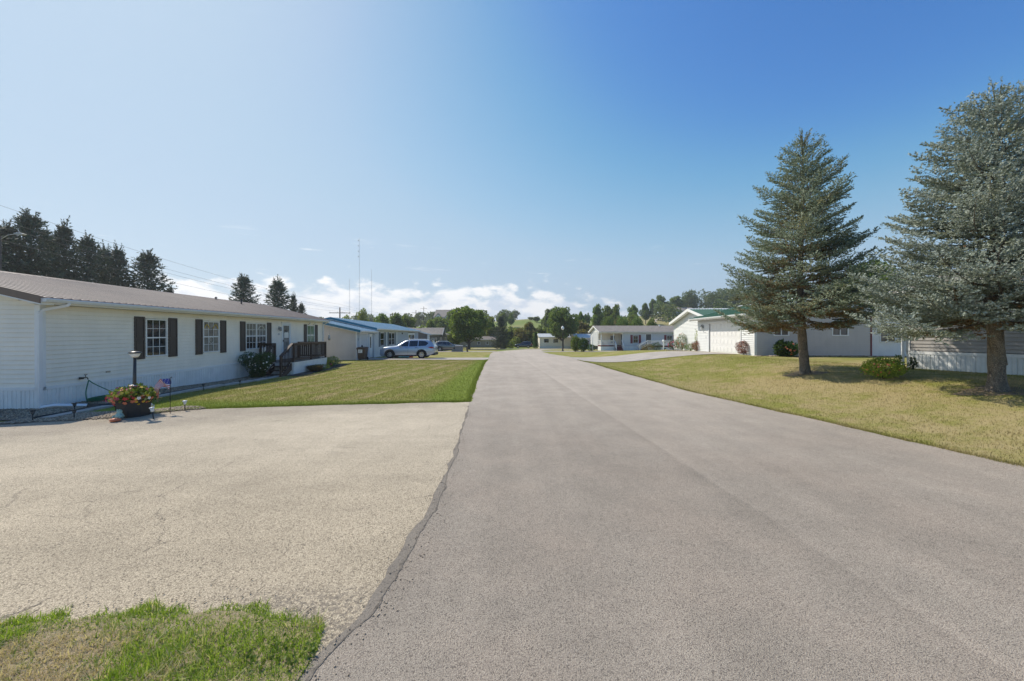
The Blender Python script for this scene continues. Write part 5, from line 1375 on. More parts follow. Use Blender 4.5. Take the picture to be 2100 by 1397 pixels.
for s_ in (-1, 1): b = MB(); b.lathe([(0, -.03), (.13, -.03), (.13, .03), (0, .03)], (0, 0, 0), 14, axis='y'); o = obj('wheel', b, 'tyre', t, (s_*.31, .27, .13), PI/2)
b = MB(); b.tube([(-.02, -.05, 1.05), (-.02, -.05, 1.22)], .06, 8); obj('knob', b, 'black_plastic', t)
# toys on the drive behind the SUV
for (px, py, mt, lab, s) in ((826, 734.5, 'toy_blue', 'light blue plastic paddling pool on the drive under the SUV', 1.3), (843, 733.6, 'toy_red', 'small red and yellow toy on the drive behind the SUV', .35)):
    y = 36.2; x = atp(px, y); b = MB(); b.lathe([(0, 0), (.5*s, 0), (.55*s, .05), (.52*s, .16), (.48*s, .16), (.46*s, .03), (0, .03)], seg=16)
    tag(obj('paddling_pool' if s > 1 else 'toy', b, mt, loc=(x, y, g(x, y)+.005)), lab, 'toy')
# utility pedestals
x, y = atp(941, 59), 59; t = thing('utility_box', 'grey-green pad-mounted utility box on the lawn beside the road', 'utility box', (x, y, g(x, y)))
b = MB(); b.box(-.55, .60, -.5, .5, .0, .86); b.box(-.50, .55, -.515, -.5, .08, .78); obj('cabinet', b, 'box_grey', t); b = MB(); b.prism([(-.56, .86), (-.56, .93), (.56, .99), (.56, .86)], -.58, .63, 'x'); obj('lid', b, 'box_grey', t)
x, y = atp(931, 58.5), 58.5; b = MB(); b.box(-.35, .3, -.25, .25, 0, .30); b.prism([(-.30, .30), (.24, .30), (.1, .42), (-.2, .38)], -.2, .2, 'y'); tag(obj('utility_pedestal', b, 'box_green', loc=(x, y, g(x, y))), 'low green utility pedestal left of the grey utility box', 'utility box')
x, y = atp(958.5, 58), 58; b = MB(); b.prism([(-.12, 0), (.16, 0), (-.02, .95), (-.22, .95)], -.08, .08, 'y', 'wood_pole'); b.prism([(-.24, .95), (-.02, .95), (-.03, 1.02), (-.23, 1.02)], -.09, .09, 'y', 'alu_white'); tag(obj('marker_post', b, None, loc=(x, y, g(x, y))), 'short leaning wooden marker post with a white cap', 'post')
# globe street lamp
x, y = atp(1154, 62.5), 62.5; t = thing('street_lamp', 'black street lamp with white acorn globe left of the round hedges', 'street lamp', (x, y, g(x, y)))
b = MB(); b.lathe([(.20, 0), (.20, .05), (.13, .2), (.10, .5), (.065, .6), (.055, 3.45), (.09, 3.5), (.10, 3.6)], seg=12); obj('pole', b, 'metal_dark', t)
b = MB(); b.lathe([(.11, 3.6), (.24, 3.75), (.26, 3.92), (.20, 4.1), (.10, 4.2), (0, 4.21)], seg=14); obj('globe', b, 'lamp_glass', t)
b = MB(); b.lathe([(.10, 4.2), (.05, 4.26), (.02, 4.38), (0, 4.4)], seg=8); obj('finial', b, 'metal_dark', t)
# mailbox post with lamp by the porch house drive, thin flag post
x, y = atp(1361, 55), 55; t = thing('mailbox_post', 'white post with mailbox and newspaper tube beside the porch house', 'mailbox', (x, y, g(x, y)))
b = MB(); b.box(-.06, .06, -.06, .06, 0, 1.55); obj('post', b, 'trim_white', t); b = MB(); b.prism([(-.12, 1.55), (.12, 1.55), (.12, 1.72), (.07, 1.80), (-.07, 1.80), (-.12, 1.72)], -.28, .22, 'y'); obj('mailbox', b, 'alu_white', t)
b = MB(); b.box(.06, .26, -.14, .12, .95, 1.30); obj('notice_board', b, 'label_white', t); b = MB(); b.lathe([(0, -.0), (.16, 0), (.18, .25), (0, .25)], (.16, 0, .35), 10); obj('hanging_pot', b, 'shutter_blue', t)
x, y = atp(1215.5, 60), 60; b = MB(); b.tube([(0, 0, 0), (0, 0, 2.7)], .045, 8); tag(obj('clothes_pole', b, 'trim_grey', loc=(x, y, g(x, y))), 'slim pale grey pole in front of the porch house corner', 'pole')
# utility poles and wires
def pole(x, y, h, label, arm=1.2, rot=0.0, two=False):
    t = thing('utility_pole', label, 'utility pole', (x, y, g(x, y)), rot)
    b = MB(); b.tube([(0, 0, -.2), (0, 0, h)], [.16, .11], 8); obj('pole', b, 'wood_pole', t)
    b = MB(); b.box(-arm, arm, -.06, .06, h-1.1, h-.98); obj('crossarm', b, 'wood_pole', t)
    for s_ in (-arm+.1, -.4, .4, arm-.1): b = MB(); b.lathe([(.03, 0), (.05, .06), (.02, .16), (0, .16)], (s_, 0, h-.98), 6); obj('insulator', b, 'metal_grey', t)
    return t
PA, PB_ = (-38.0, 20.0), (atp(697, 70), 70.0)
pole(*PB_, 7.1+1.0, 'wooden utility pole with crossarm behind the tan roof end', 1.9, .1)
pole(atp(853, 150), 150, 13.5-1.5, 'distant utility pole above the trees left of the maple', 1.6); pole(atp(869, 190), 190, 13, 'farthest utility pole beside the pale two-storey house', 1.6)
pole(*PA, 12.0, 'near utility pole carrying the left end of the power lines beyond the cream home', 1.2, .6)
t = thing('power_line', 'three sagging power lines crossing above the tan roof', 'power line', (PA[0], PA[1], 0))
for (dz, off) in ((0, -1.0), (0.0, 1.0), (-1.3, 0), (1.4, .0)):
    a = Vector((PA[0]+off*.5, PA[1]+off*.5, 11.2+dz)); c = Vector((PB_[0]+off, PB_[1], 7.0+dz*.5))
    b = MB(); pts = [a.lerp(c, k/24)+Vector((-PA[0], -PA[1], -1.1*4*(k/24)*(1-k/24)))-Vector((0, 0, 0)) for k in range(25)]; b.tube(pts, .010, 4); obj('wire', b, 'wire', t)
    c2 = Vector((atp(853, 150), 150, 10.5+dz*.6)); b = MB(); pts = [c.lerp(c2, k/16)+Vector((-PA[0], -PA[1], -1.5*4*(k/16)*(1-k/16))) for k in range(17)]; b.tube(pts, .010, 4); obj('wire', b, 'wire', t)
# cobra-head street light at the left edge
x, y = atp(1, 26), 26; t = thing('street_light', 'grey cobra-head street light on a tall pole at the left edge of the picture', 'street lamp', (x, y, g(x, y)))
b = MB(); b.tube([(0, 0, 0), (0, 0, 9.0)], [.07, .05], 8); obj('pole', b, 'wood_pole', t)
b = MB(); b.tube([(0, 0, 8.75), (.5, 0, 9.05), (1.1, 0, 9.15)], .022, 6); obj('arm', b, 'mast_metal', t); b = MB(); b.prism([(1.05, 9.10), (1.05, 9.2), (1.4, 9.22), (1.75, 9.12), (1.6, 9.06)], -.10, .10, 'y'); obj('lamp_head', b, 'mast_metal', t)
# radio masts
for (px, top, lab) in ((737, 489, 'tallest thin radio mast, middle of the three on the horizon'), (717, 573, 'shortest thin radio mast, left of the tall one'), (762, 554, 'thin radio mast right of the tall one')):
    y = 420; x = atp(px, y); z0 = g(x, y); h = zp(top, y)-z0
    t = thing('radio_mast', lab, 'radio mast', (x, y, z0)); b = MB(); r = .3
    for k in range(3): a = 2*PI*k/3; b.tube([(r*math.cos(a), r*math.sin(a), 0), (r*math.cos(a), r*math.sin(a), h)], .055, 4)
    nb = int(h/2.4)
    for k in range(nb):
        a = 2*PI*(k % 3)/3; c = 2*PI*((k+1) % 3)/3; b.tube([(r*math.cos(a), r*math.sin(a), k*2.4), (r*math.cos(c), r*math.sin(c), k*2.4+2.2)], .03, 3)
    obj('lattice', b, 'mast_metal', t)
    b = MB(); b.tube([(0, 0, h), (0, 0, h+2)], .05, 4)
    if px == 737:
        for q_ in (h-3, h-9, h-15, h-21): b.box(-1.7, -.5, -.1, .1, q_, q_+.9)
    obj('antenna', b, 'mast_metal', t)
# ------------------------------------------------------------------ plants
def tube_np(pts, rad, seg=5):
    pts = np.asarray(pts, float); n = len(pts); d = np.gradient(pts, axis=0); d /= np.linalg.norm(d, axis=1)[:, None]+1e-9
    ref = np.where(np.abs(d[:, 2:3]) < .9, [[0, 0, 1.]], [[1., 0, 0]]); a = np.cross(d, ref); a /= np.linalg.norm(a, axis=1)[:, None]; b_ = np.cross(a, d)
    t = np.linspace(0, 2*PI, seg, endpoint=False); rad = np.asarray(rad).reshape(n, 1, 1)
    V = pts[:, None]+(a[:, None]*np.cos(t)[None, :, None]+b_[:, None]*np.sin(t)[None, :, None])*rad
    F = [(i*seg+k, i*seg+(k+1) % seg, (i+1)*seg+(k+1) % seg, (i+1)*seg+k) for i in range(n-1) for k in range(seg)]
    return V.reshape(-1, 3), np.array(F)

def conifer_meshes(h, R, z0, nb, seed, lat_sp, shoot, ntri, leader=.5, lean=(0, 0), prof=.8, fork=0, dead=.45, nl=.30, nw=.055, fill=1.0, trunk_r=.2, mats=('needles_blue', 'needles_dead'), droop=1.0, bark_m='bark', side=None, whorl=0):
    r = np.random.RandomState(seed)
    def axis_at(z): t = z/h; return np.array([lean[0]*t+lean[0]*.5*math.sin(t*5), lean[1]*t, z])
    TV = []; zs = np.linspace(-.15, h*.985, 34)
    tp = np.array([axis_at(z) for z in zs]); rr = trunk_r*(1-zs/h*.97)**.85*(1+.28*np.exp(-np.maximum(zs, 0)*5.0))*(1+.05*np.sin(zs*9+seed)+.04*np.sin(zs*23))
    TV.append(tube_np(tp, rr, 14)+(0,))
    So = []; Sd = []; Sl = []; Sa = []
    BV = []
    for i in range(nb):
        t = ((i+r.rand())/nb)**.92
        if whorl: t = np.clip((i//whorl+.30*r.normal())/(nb/whorl), .002, .995)
        zb = z0+(h-z0)*t*.985
        az_ = i*2.39996+r.uniform(-.35, .35); 
        pr = (1-t)**prof*(.93+.09*min(1, t*5)) ; L = R*pr*r.uniform(.70, 1.12)+.22*(1-t)+.06
        if side: L *= 1+side[1]*math.cos(az_-side[0])*(1-t)
        e0 = -.03-.18*(1-t)*droop+.90*t**1.15+r.uniform(-.1, .1)
        m = 9; s = np.linspace(0, 1, m); bd = np.array([math.cos(az_), math.sin(az_), 0]); pd = np.array([-bd[1], bd[0], 0])
        wob = r.uniform(-.10, .10)*L
        P = axis_at(zb)+bd*(L*s)[:, None]*math.cos(e0*.6)+pd*(wob*np.sin(s*PI))[:, None]
        P[:, 2] += L*(math.tan(e0)*s*(1-.25*s)-.10*droop*(1-t)*np.sin(s*PI)+(.16*(1-t)+.1)*s**2.2)
        BV.append(tube_np(P, np.maximum(.004, .030*trunk_r/.2*(L/R+.15)*(1-s*.92)), 4)+(0,))
        Lr = L; k = max(3, int(Lr/lat_sp)); u = np.linspace(.10 if t > .45 else .16, 1.0, k)
        for q_, uu in enumerate(u):
            idx = uu*(m-1); i0 = min(int(idx), m-2); c = P[i0]+(P[i0+1]-P[i0])*(idx-i0); bdv = P[i0+1]-P[i0]; bdv /= np.linalg.norm(bdv)
            lat = (.10+(.52 if whorl else .40)*Lr*(1-uu)**.75*(.35+.65*min(1, uu*2.2)))*r.uniform(.75, 1.15)
            for sd_ in (-1, 1):
                ang = r.uniform(.75, 1.05); ld = bdv*math.cos(ang)+pd*sd_*math.sin(ang)+np.array([0, 0, r.uniform(-.08, .06) if whorl else r.uniform(-.22, .10)]); ld /= np.linalg.norm(ld)
                ns = max(2, int(lat/(shoot*.50)*fill)); v = (np.arange(ns)+r.rand(ns)*.6)/ns*lat
                cc = c+ld*v[:, None]; cc[:, 2] -= .12*droop*v**2*(1-t)
                pn = np.cross(ld, [0, 0, 1]); pn /= np.linalg.norm(pn)+1e-9
                sgn = np.where(np.arange(ns) % 2, 1, -1)[:, None]*r.uniform(.25, .9, (ns, 1)); dd = ld+pn*sgn+np.array([0, 0, 1])*(r.uniform(-.12, .35, (ns, 1)) if whorl else r.uniform(-.30, .45, (ns, 1))); dd /= np.linalg.norm(dd, axis=1)[:, None]
                dist = np.linalg.norm(cc[:, :2]-axis_at(zb)[:2], axis=1)/(L+1e-6)
                isd = (dist < dead*(1-.55*t)+r.uniform(-.18, .18, ns)) & (r.rand(ns) < (.92-.75*t if t < .8 else 0))
                keep = ~((dist < .25) & (r.rand(ns) < .5*(1-t)))
                So.append(cc[keep]); Sd.append(dd[keep]); Sl.append((shoot*r.uniform(.75, 1.3, ns))[keep]); Sa.append(isd[keep])
        So.append(P[-1:]); Sd.append((P[-1:]-P[-2:-1])/np.linalg.norm(P[-1]-P[-2])); Sl.append(np.array([shoot*1.4])); Sa.append(np.array([False]))
    # leader shoots at the top
    for k in range(int(10+fork*4)):
        zt = h*(1-.10*r.rand()); a = r.rand()*2*PI; o = axis_at(zt)+np.array([math.cos(a), math.sin(a), 0])*.05*h/9
        d0 = np.array([math.cos(a)*.35, math.sin(a)*.35, 1.0]); d0 /= np.linalg.norm(d0); n_ = 5; ll = leader*r.uniform(.5, 1.0)
        BV.append(tube_np(o+d0*(np.linspace(0, ll, 4))[:, None], [.018, .014, .01, .005], 4)+(0,))
        v = np.linspace(0, ll, n_)[:, None]; So.append(o+d0*v); Sd.append(np.repeat(d0[None], n_, 0)+r.normal(size=(n_, 3))*.25); Sl.append(np.full(n_, shoot)); Sa.append(np.zeros(n_, bool))
    So = np.concatenate(So); Sd = np.concatenate(Sd); Sd /= np.linalg.norm(Sd, axis=1)[:, None]; Sl = np.concatenate(Sl); Sa = np.concatenate(Sa); n = len(So)
    # needles: thin triangles raked forward round each shoot
    pp = r.rand(n, ntri)*.95; rd = r.normal(size=(n, ntri, 3)); rd -= (rd*Sd[:, None]).sum(-1, keepdims=True)*Sd[:, None]; rd /= np.linalg.norm(rd, axis=2)[..., None]
    ca = r.uniform(.45, .85, (n, ntri, 1)); dn = Sd[:, None]*ca+rd*np.sqrt(1-ca**2); L_ = Sl[:, None, None]
    base = So[:, None]+Sd[:, None]*(pp[..., None]*L_); tip = base+dn*nl*L_*r.uniform(.8, 1.2, (n, ntri, 1)); wd = np.cross(dn, rd); wd /= np.linalg.norm(wd, axis=2)[..., None]+1e-9
    V = np.stack([base-wd*nw*L_, base+wd*nw*L_, tip], 2).reshape(-1, 3)
    F = np.arange(len(V)).reshape(-1, 3); mi_ = np.repeat(Sa.astype(int), ntri)
    # random per island works per shoot only if needles share vertices; per needle variation is fine
    crown = npmesh('needles', V, F, list(mats), mi_)
    v, f, i = join_np(BV); br = npmesh('branches', v, f, [bark_m], smooth=True)
    v, f, i = join_np(TV); tr = npmesh('trunk', v, f, [bark_m], smooth=True)
    return tr, br, crown

def plant_tree(name, label, cat, x, y, meshes, rz=0.0, s=(1, 1, 1), group=None, parts=('trunk', 'branches', 'crown'), z=None):
    t = thing(name, label, cat, (x, y, g(x, y)-.02 if z is None else z), rz, group); t.scale = s
    for nme, me in zip(parts, meshes):
        if me is not None: link(nme, me, t)
    return t

# the two blue spruces near the road
sp1 = conifer_meshes(8.6, 2.45, 2.0, 128, 21, .085, .165, 12, whorl=7, lean=(-.35, .0), prof=.66, nl=.25, nw=.09, fork=2, dead=.62, trunk_r=.15, mats=('needles_olive', 'needles_dead'), leader=.6, droop=.9)
plant_tree('blue_spruce', 'tall grey-green spruce with browning lower branches on the right lawn', 'spruce tree', 10.92, 13.8, sp1, .4)
sp2 = conifer_meshes(7.0, 2.28, 1.75, 136, 33, .085, .165, 12, whorl=8, lean=(.1, .0), prof=.58, nl=.25, nw=.09, dead=.34, trunk_r=.15, mats=('needles_blue', 'needles_dead'), leader=.5, droop=.8)
t2 = plant_tree('blue_spruce', 'large silver-blue spruce with a forked trunk at the right edge', 'spruce tree', 11.62, 8.87, sp2, 3.3)
v, f = tube_np([(0.02, -.05, .65), (-.10, -.07, 1.05), (-.20, -.08, 1.5), (-.26, -.05, 2.1), (-.2, 0, 2.8)], [.10, .115, .11, .09, .07], 10)
# second stem of the fork, turned with the tree
me = npmesh('second_stem', v, f, ['bark'], smooth=True); o = link('second_stem', me, t2, rz=-3.3)
v, f = leafcloud(10, 0, 0, 0, .1, .1, .1, .1, 1)
for (x, y, s, lab) in ((10.92, 13.8, .62, 'bare brown needle litter ring around the grey-green spruce'), (11.62, 8.87, .70, 'bare brown needle litter ring around the silver-blue spruce')):
    rows = []
    for k in range(25):
        a = 2*PI*k/24; rr = s*(1+.2*math.sin(a*3+x)+.12*math.sin(a*7)); rows.append([(x+math.cos(a)*rr*q_, y+math.sin(a)*rr*q_*.8) for q_ in (.02, .3, .6, 1.0)])
    o = sheet('needle_litter', rows, 'litter', .008); o['kind'] = 'structure'

# dark conifers behind the cream home and elsewhere
cA = conifer_meshes(14, 3.6, .6, 150, 41, .34, .52, 8, prof=.72, dead=.0, trunk_r=.26, mats=('needles_dark', 'needles_dead'), leader=1.0, droop=1.5, nl=.42, nw=.11, bark_m='bark_far', fill=.8)
cB = conifer_meshes(14, 3.8, .5, 150, 47, .34, .52, 8, prof=.85, dead=.0, trunk_r=.26, mats=('needles_dark', 'needles_dead'), leader=1.2, droop=1.8, nl=.42, nw=.11, bark_m='bark_far', fill=.8)
def con(px, top, y, wpx, label, me, group=None, dz=0):
    x = atp(px, y); z0 = g(x, y); h = zp(top, y)-z0; sx = wpx/FPX*y/(2*3.4)*.92
    plant_tree('spruce_tree', label, 'spruce tree', x, y, me, rnd.uniform(0, 6), (sx, sx, h/15.0), group)
GL = 'dark spruces in a row behind the cream home'
for i, (px, top, y, w_, lab) in enumerate([(-40, 436, 38, 150, 'dark spruce cut off by the left edge of the picture'), (12, 450, 41, 110, 'dark spruce behind the street light at the left edge'), (62, 427, 42, 150, 'tallest broad dark spruce of the left row'),
        (132, 450, 45, 110, 'dark spruce right of the tallest one in the left row'), (180, 478, 48, 120, 'bushy dark spruce in the middle of the left row'), (243, 500, 50, 90, 'slim dark spruce second from the right in the left row'),
        (303, 510, 52, 125, 'broad dark spruce at the right end of the left row'), (100, 470, 50, 120, 'dark spruce half hidden behind the tall pair on the left'), (348, 585, 54, 50, 'small spruce tip beyond the right end of the left row'),
        (215, 500, 55, 110, 'dark spruce set back between the bushy and slim ones'), (500, 560, 58, 92, 'left one of two dark spruces above the middle of the tan roof'), (570, 568, 58, 98, 'right one of two dark spruces above the tan roof end'), (618, 619, 60, 42, 'small spruce right of the pair above the tan roof end'), (602, 600, 61, 40, 'narrow spruce tucked against the right one of the pair')]):
    con(px, top, y, w_, lab, (cA, cB)[i % 2], GL if i < 10 else None)

# broadleaf trees
def broadleaf(seed, n, nblob=46, leaf=.045, leafm=('leaf_green',), shape=(1, 1, 1), z0=.24, trunk=True, gap=.0, flat=0):
    """unit tree: 1 high, crown about .9 wide; blobs of leaves round limbs"""
    r = np.random.RandomState(seed); BV = []; V = []; F = []
    cz = (1+z0)/2; rz_ = (1-z0)/2; rx = .45
    B = []
    while len(B) < nblob:
        d = r.normal(size=3); d /= np.linalg.norm(d); q_ = r.rand()**.42*.80
        p = d*q_*np.array([rx, rx, rz_])*shape; p[2] += cz
        if p[2] < z0-.02: continue
        if p[2] < cz: p[:2] *= .75+.25*(p[2]-z0)/(cz-z0)
        B.append((p, r.uniform(.070, .135)))
    tz = z0+.15
    tp = np.array([[0, 0, -.02], [.005, 0, z0*.5], [0, .008, z0], [.01, .0, tz], [0.0, .01, .60], [.01, 0, .85]]); BV.append(tube_np(tp, [.034, .026, .024, .020, .012, .004], 9)+(0,))
    for p, s in B:
        o = np.array([0, 0, max(z0*.8, min(p[2]-.12, .6)*r.uniform(.6, .95))]); mid = (o+p)/2+np.array([0, 0, -.02])
        BV.append(tube_np(np.array([o, mid, p]), [.010, .007, .003], 4)+(0,))
    cnt = np.array([s**2 for _, s in B]); cnt = (cnt/cnt.sum()*n).astype(int)
    for (p, s), c in zip(B, cnt):
        v, f = leafcloud(c, p[0], p[1], p[2], s*r.uniform(.9, 1.3), s*r.uniform(.9, 1.3), s*r.uniform(.65, .95), leaf, r.randint(1e6), .55, -1, .1, .75)
        V.append(v); F.append(f)
    o = 0; FF = []
    for v, f in zip(V, F): FF.append(f+o); o += len(v)
    cr = {}
    Vc = np.concatenate(V); Fc = np.concatenate(FF)
    for m_ in leafm: cr[m_] = npmesh('leaves', Vc, Fc, [m_])
    v, f, i = join_np(BV); lim = npmesh('trunk', v, f, ['bark_far'], smooth=True)
    return lim, cr
ALL = ('leaf_green', 'leaf_light', 'leaf_dark', 'leaf_autumn')
TB = broadleaf(3, 20000, 80, .036, ('leaf_green',), (1.05, 1.05, 1), .12)
TC = broadleaf(8, 20000, 80, .036, ('leaf_dark',), (1.05, 1.05, 1.0), .10)
T1 = broadleaf(11, 6500, 44, .06, ALL, z0=.08); T2 = broadleaf(17, 6500, 40, .06, ALL, (1.05, 1, 1), .12); T3 = broadleaf(23, 6000, 36, .065, ALL, (.95, .95, 1), .03); T4 = broadleaf(29, 2400, 24, .05, ALL, (1, 1, 1), .18)
def tree(px, top, y, wpx, mt, T, label, name='broadleaf_tree', cat='tree', group=None, base=None):
    x = atp(px, y); z0 = g(x, y) if base is None else base; h = zp(top, y)-z0; sx = wpx/FPX*y/.95
    return plant_tree(name, label, cat, x, y, (T[0], T[1][mt]), rnd.uniform(0, 6), (sx, sx, h), group, ('trunk', 'crown'), z0)
tree(962, 624, 80, 92, 'leaf_green', TB, 'big round sunlit maple standing left of the road end', 'maple_tree')
tree(1154, 621, 88, 66, 'leaf_dark', TC, 'dark rounded tree standing behind the globe street lamp')
TD = conifer_meshes(14, 3.6, .4, 120, 61, .36, .55, 9, prof=.85, dead=.0, trunk_r=.2, mats=('needles_dark', 'needles_dead'), leader=.8, droop=1.0, nl=.42, nw=.12, bark_m='bark_far', fill=.9)
con(1027, 646, 86, 44, 'dark pointed cone-shaped spruce right of the big maple', TD)
TRL = [
 (706, 644, 85, 40, 'leaf_light', T4, 'sparse pale tree behind the utility pole'), (740, 630, 88, 44, 'leaf_light', T4, 'loose pale tree at the foot of the tall radio mast'),
 (783, 641, 95, 42, 'leaf_green', T1, 'rounded green tree above the blue roof ridge'), (815, 645, 100, 44, 'leaf_dark', T2, 'dark green tree second right of the masts'), (806, 660, 92, 48, 'leaf_autumn', T3, 'yellow-brown bushy tree low above the blue roof'),
 (836, 644, 105, 46, 'leaf_green', T1, 'dark tree right of the yellow-brown one above the blue roof'), (765, 650, 96, 34, 'leaf_autumn', T3, 'thin brownish tree between pale and rounded trees'), (862, 660, 96, 40, 'leaf_light', T3, 'pale green tree above the end of the blue roof'),
 (884, 657, 100, 36, 'leaf_light', T2, 'pale green tree left of the grey house gable'), (902, 648, 150, 44, 'leaf_green', T1, 'green tree in front of the pale two-storey house'), (925, 640, 160, 40, 'leaf_dark', T2, 'darker tree behind the left side of the maple'),
 (933, 672, 92, 46, 'leaf_light', T3, 'light green shrubby tree beside the dark grey house'), (912, 683, 98, 34, 'leaf_light', T3, 'low pale shrub tree behind the small front gable'),
 (1004, 652, 112, 46, 'leaf_light', T2, 'light green tree between the maple and the pointed spruce'), (1048, 643, 190, 17, 'leaf_dark', T2, 'lone dark tree on the skyline left of the meadow'), (1030, 640, 180, 24, 'leaf_green', T1, 'tree top showing over the pointed spruce'), (1050, 664, 118, 40, 'leaf_light', T3, 'light bushy tree just right of the pointed spruce'),
 (1068, 672, 112, 40, 'leaf_autumn', T1, 'brownish tree left behind the dark blue SUV'), (1087, 662, 116, 44, 'leaf_autumn', T2, 'brown-tinted taller tree above the dark blue SUV'), (1108, 662, 120, 40, 'leaf_green', T3, 'green tree left of the dark rounded tree'),
 (1090, 650, 230, 22, 'leaf_dark', T1, 'small dark tree on the meadow skyline'), (1124, 636, 150, 30, 'leaf_dark', T2, 'narrow dark tree on the skyline left of the rounded tree'), (1101, 647, 210, 18, 'leaf_dark', T3, 'tiny skyline tree at the meadow edge'),
 (1188, 638, 130, 28, 'leaf_green', T1, 'dark tree on the skyline right of the rounded tree'), (1190, 660, 110, 60, 'leaf_autumn', T2, 'mixed brown-green tree behind the round hedges'), (1216, 661, 112, 52, 'leaf_autumn', T3, 'brown-green tree left of the porch house roof'),
 (1205, 637, 180, 16, 'leaf_dark', T3, 'slim skyline tree above the grey home'), (1226, 626, 150, 30, 'leaf_green', T2, 'green tree behind the left porch gable'), (1244, 625, 155, 34, 'leaf_green', T1, 'taller green tree above the porch house ridge start'),
 (1262, 627, 152, 36, 'leaf_green', T2, 'dark green tree above the second shutter pair'), (1278, 642, 140, 40, 'leaf_autumn', T3, 'yellow-green tree lower behind the porch house'), (1297, 624, 170, 28, 'leaf_green', T1, 'dark round tree on the skyline over the porch house'), (1300, 648, 135, 46, 'leaf_light', T2, 'pale tree behind the middle evergreen bush'),
 (1324, 623, 190, 26, 'leaf_dark', T2, 'dark tree on the crest left of the lone hill tree'), (1375, 631, 222, 19, 'leaf_dark', T1, 'lone round tree beside the hill shed'), (1398, 650, 215, 16, 'leaf_green', T3, 'small tree right of the white hill house'),
 (1368, 662, 120, 40, 'leaf_light', T3, 'yellow-green shrub mass left of the garage house gable'), (1335, 668, 110, 34, 'leaf_light', T3, 'light shrub right of the evergreen bushes'),
 (1355, 607, 230, 34, 'leaf_dark', T2, 'dark tall tree at the left end of the hill wood'), (1340, 612, 240, 18, 'leaf_green', T1, 'slender tree just left of the hill wood'), (1385, 606, 235, 36, 'leaf_dark', T1, 'broad dark tree above the white hill house'),
 (1792, 518, 30, 150, 'leaf_dark', TC, 'large dark green tree behind the garage house between the two spruces'), (1745, 560, 34, 90, 'leaf_dark', TC, 'dark green tree partly hidden behind the grey-green spruce'),
]
for (px, top, y, w_, mt, T, lab) in TRL: tree(px, top, y, w_, mt, T, lab, 'broadleaf_tree') if mt in T[1] else None
con(1338, 622, 215, 9, 'tiny pointed spruce on the crest left of the hill wood', TD); con(1417, 600, 250, 14, 'pointed spruce standing up out of the hill wood', TD)
con(1115, 650, 240, 8, 'tiny pointed tree on the skyline above the meadow', TD)

# the wood along the crest of the hill, and woods that close the horizon: masses nobody could count
def wood(name, spots, seed, m='wood_far', leaf=.9):
    r = np.random.RandomState(seed); V = []; F = []; o = 0
    for (x, y, w_, h) in spots:
        z0 = g(x, y)
        k = r.randint(3, 6)
        for j in range(k):
            t = (j+.5)/k; rr = w_*.5*(1-.45*abs(t-.45)*2)*r.uniform(.8, 1.1)
            v, f = leafcloud(150, x+r.normal()*w_*.10, y+r.normal()*w_*.1, z0+h*(.18+.72*t), rr, rr, h/k*.75, leaf, r.randint(1e6), .6, -1, .1, .8); V.append(v); F.append(f+o); o += len(v)
    return link(name, npmesh(name, np.concatenate(V), np.concatenate(F), [m]), kind='stuff')
r_ = random.Random(4)
wood('hill_wood', [((px-1050)/FPX*y, y, r_.uniform(7, 11), (686-(602-(px-1400)*.09))/FPX*y+2-g((px-1050)/FPX*y, y)+r_.uniform(-3, 1.5)) for px, y in [(r_.uniform(1395, 1780), r_.uniform(240, 290)) for _ in range(95)]], 6)
wood('right_wood', [(r_.uniform(75, 420), r_.uniform(20, 210), r_.uniform(8, 12), r_.uniform(9, 14)) for _ in range(90)], 9, leaf=1.0)
wood('far_wood', [((px-1050)/FPX*y, y, r_.uniform(8, 12), r_.uniform(6, 10)) for px, y in [(r_.uniform(200, 1060), r_.uniform(225, 330)) for _ in range(120)]], 12, leaf=1.0)
wood('valley_scrub', [((px-1050)/FPX*y, y, r_.uniform(3, 5), r_.uniform(2.2, 6.0)) for px, y in [(r_.uniform(985, 1420), r_.uniform(108, 140)) for _ in range(110)]], 13, 'leaf_light', .45)
wood('left_scrub', [((px-1050)/FPX*y, y, r_.uniform(4, 6), r_.uniform(3.0, 5.6)) for px, y in [(r_.uniform(640, 960), r_.uniform(110, 150)) for _ in range(60)]], 14, 'leaf_light', .5)

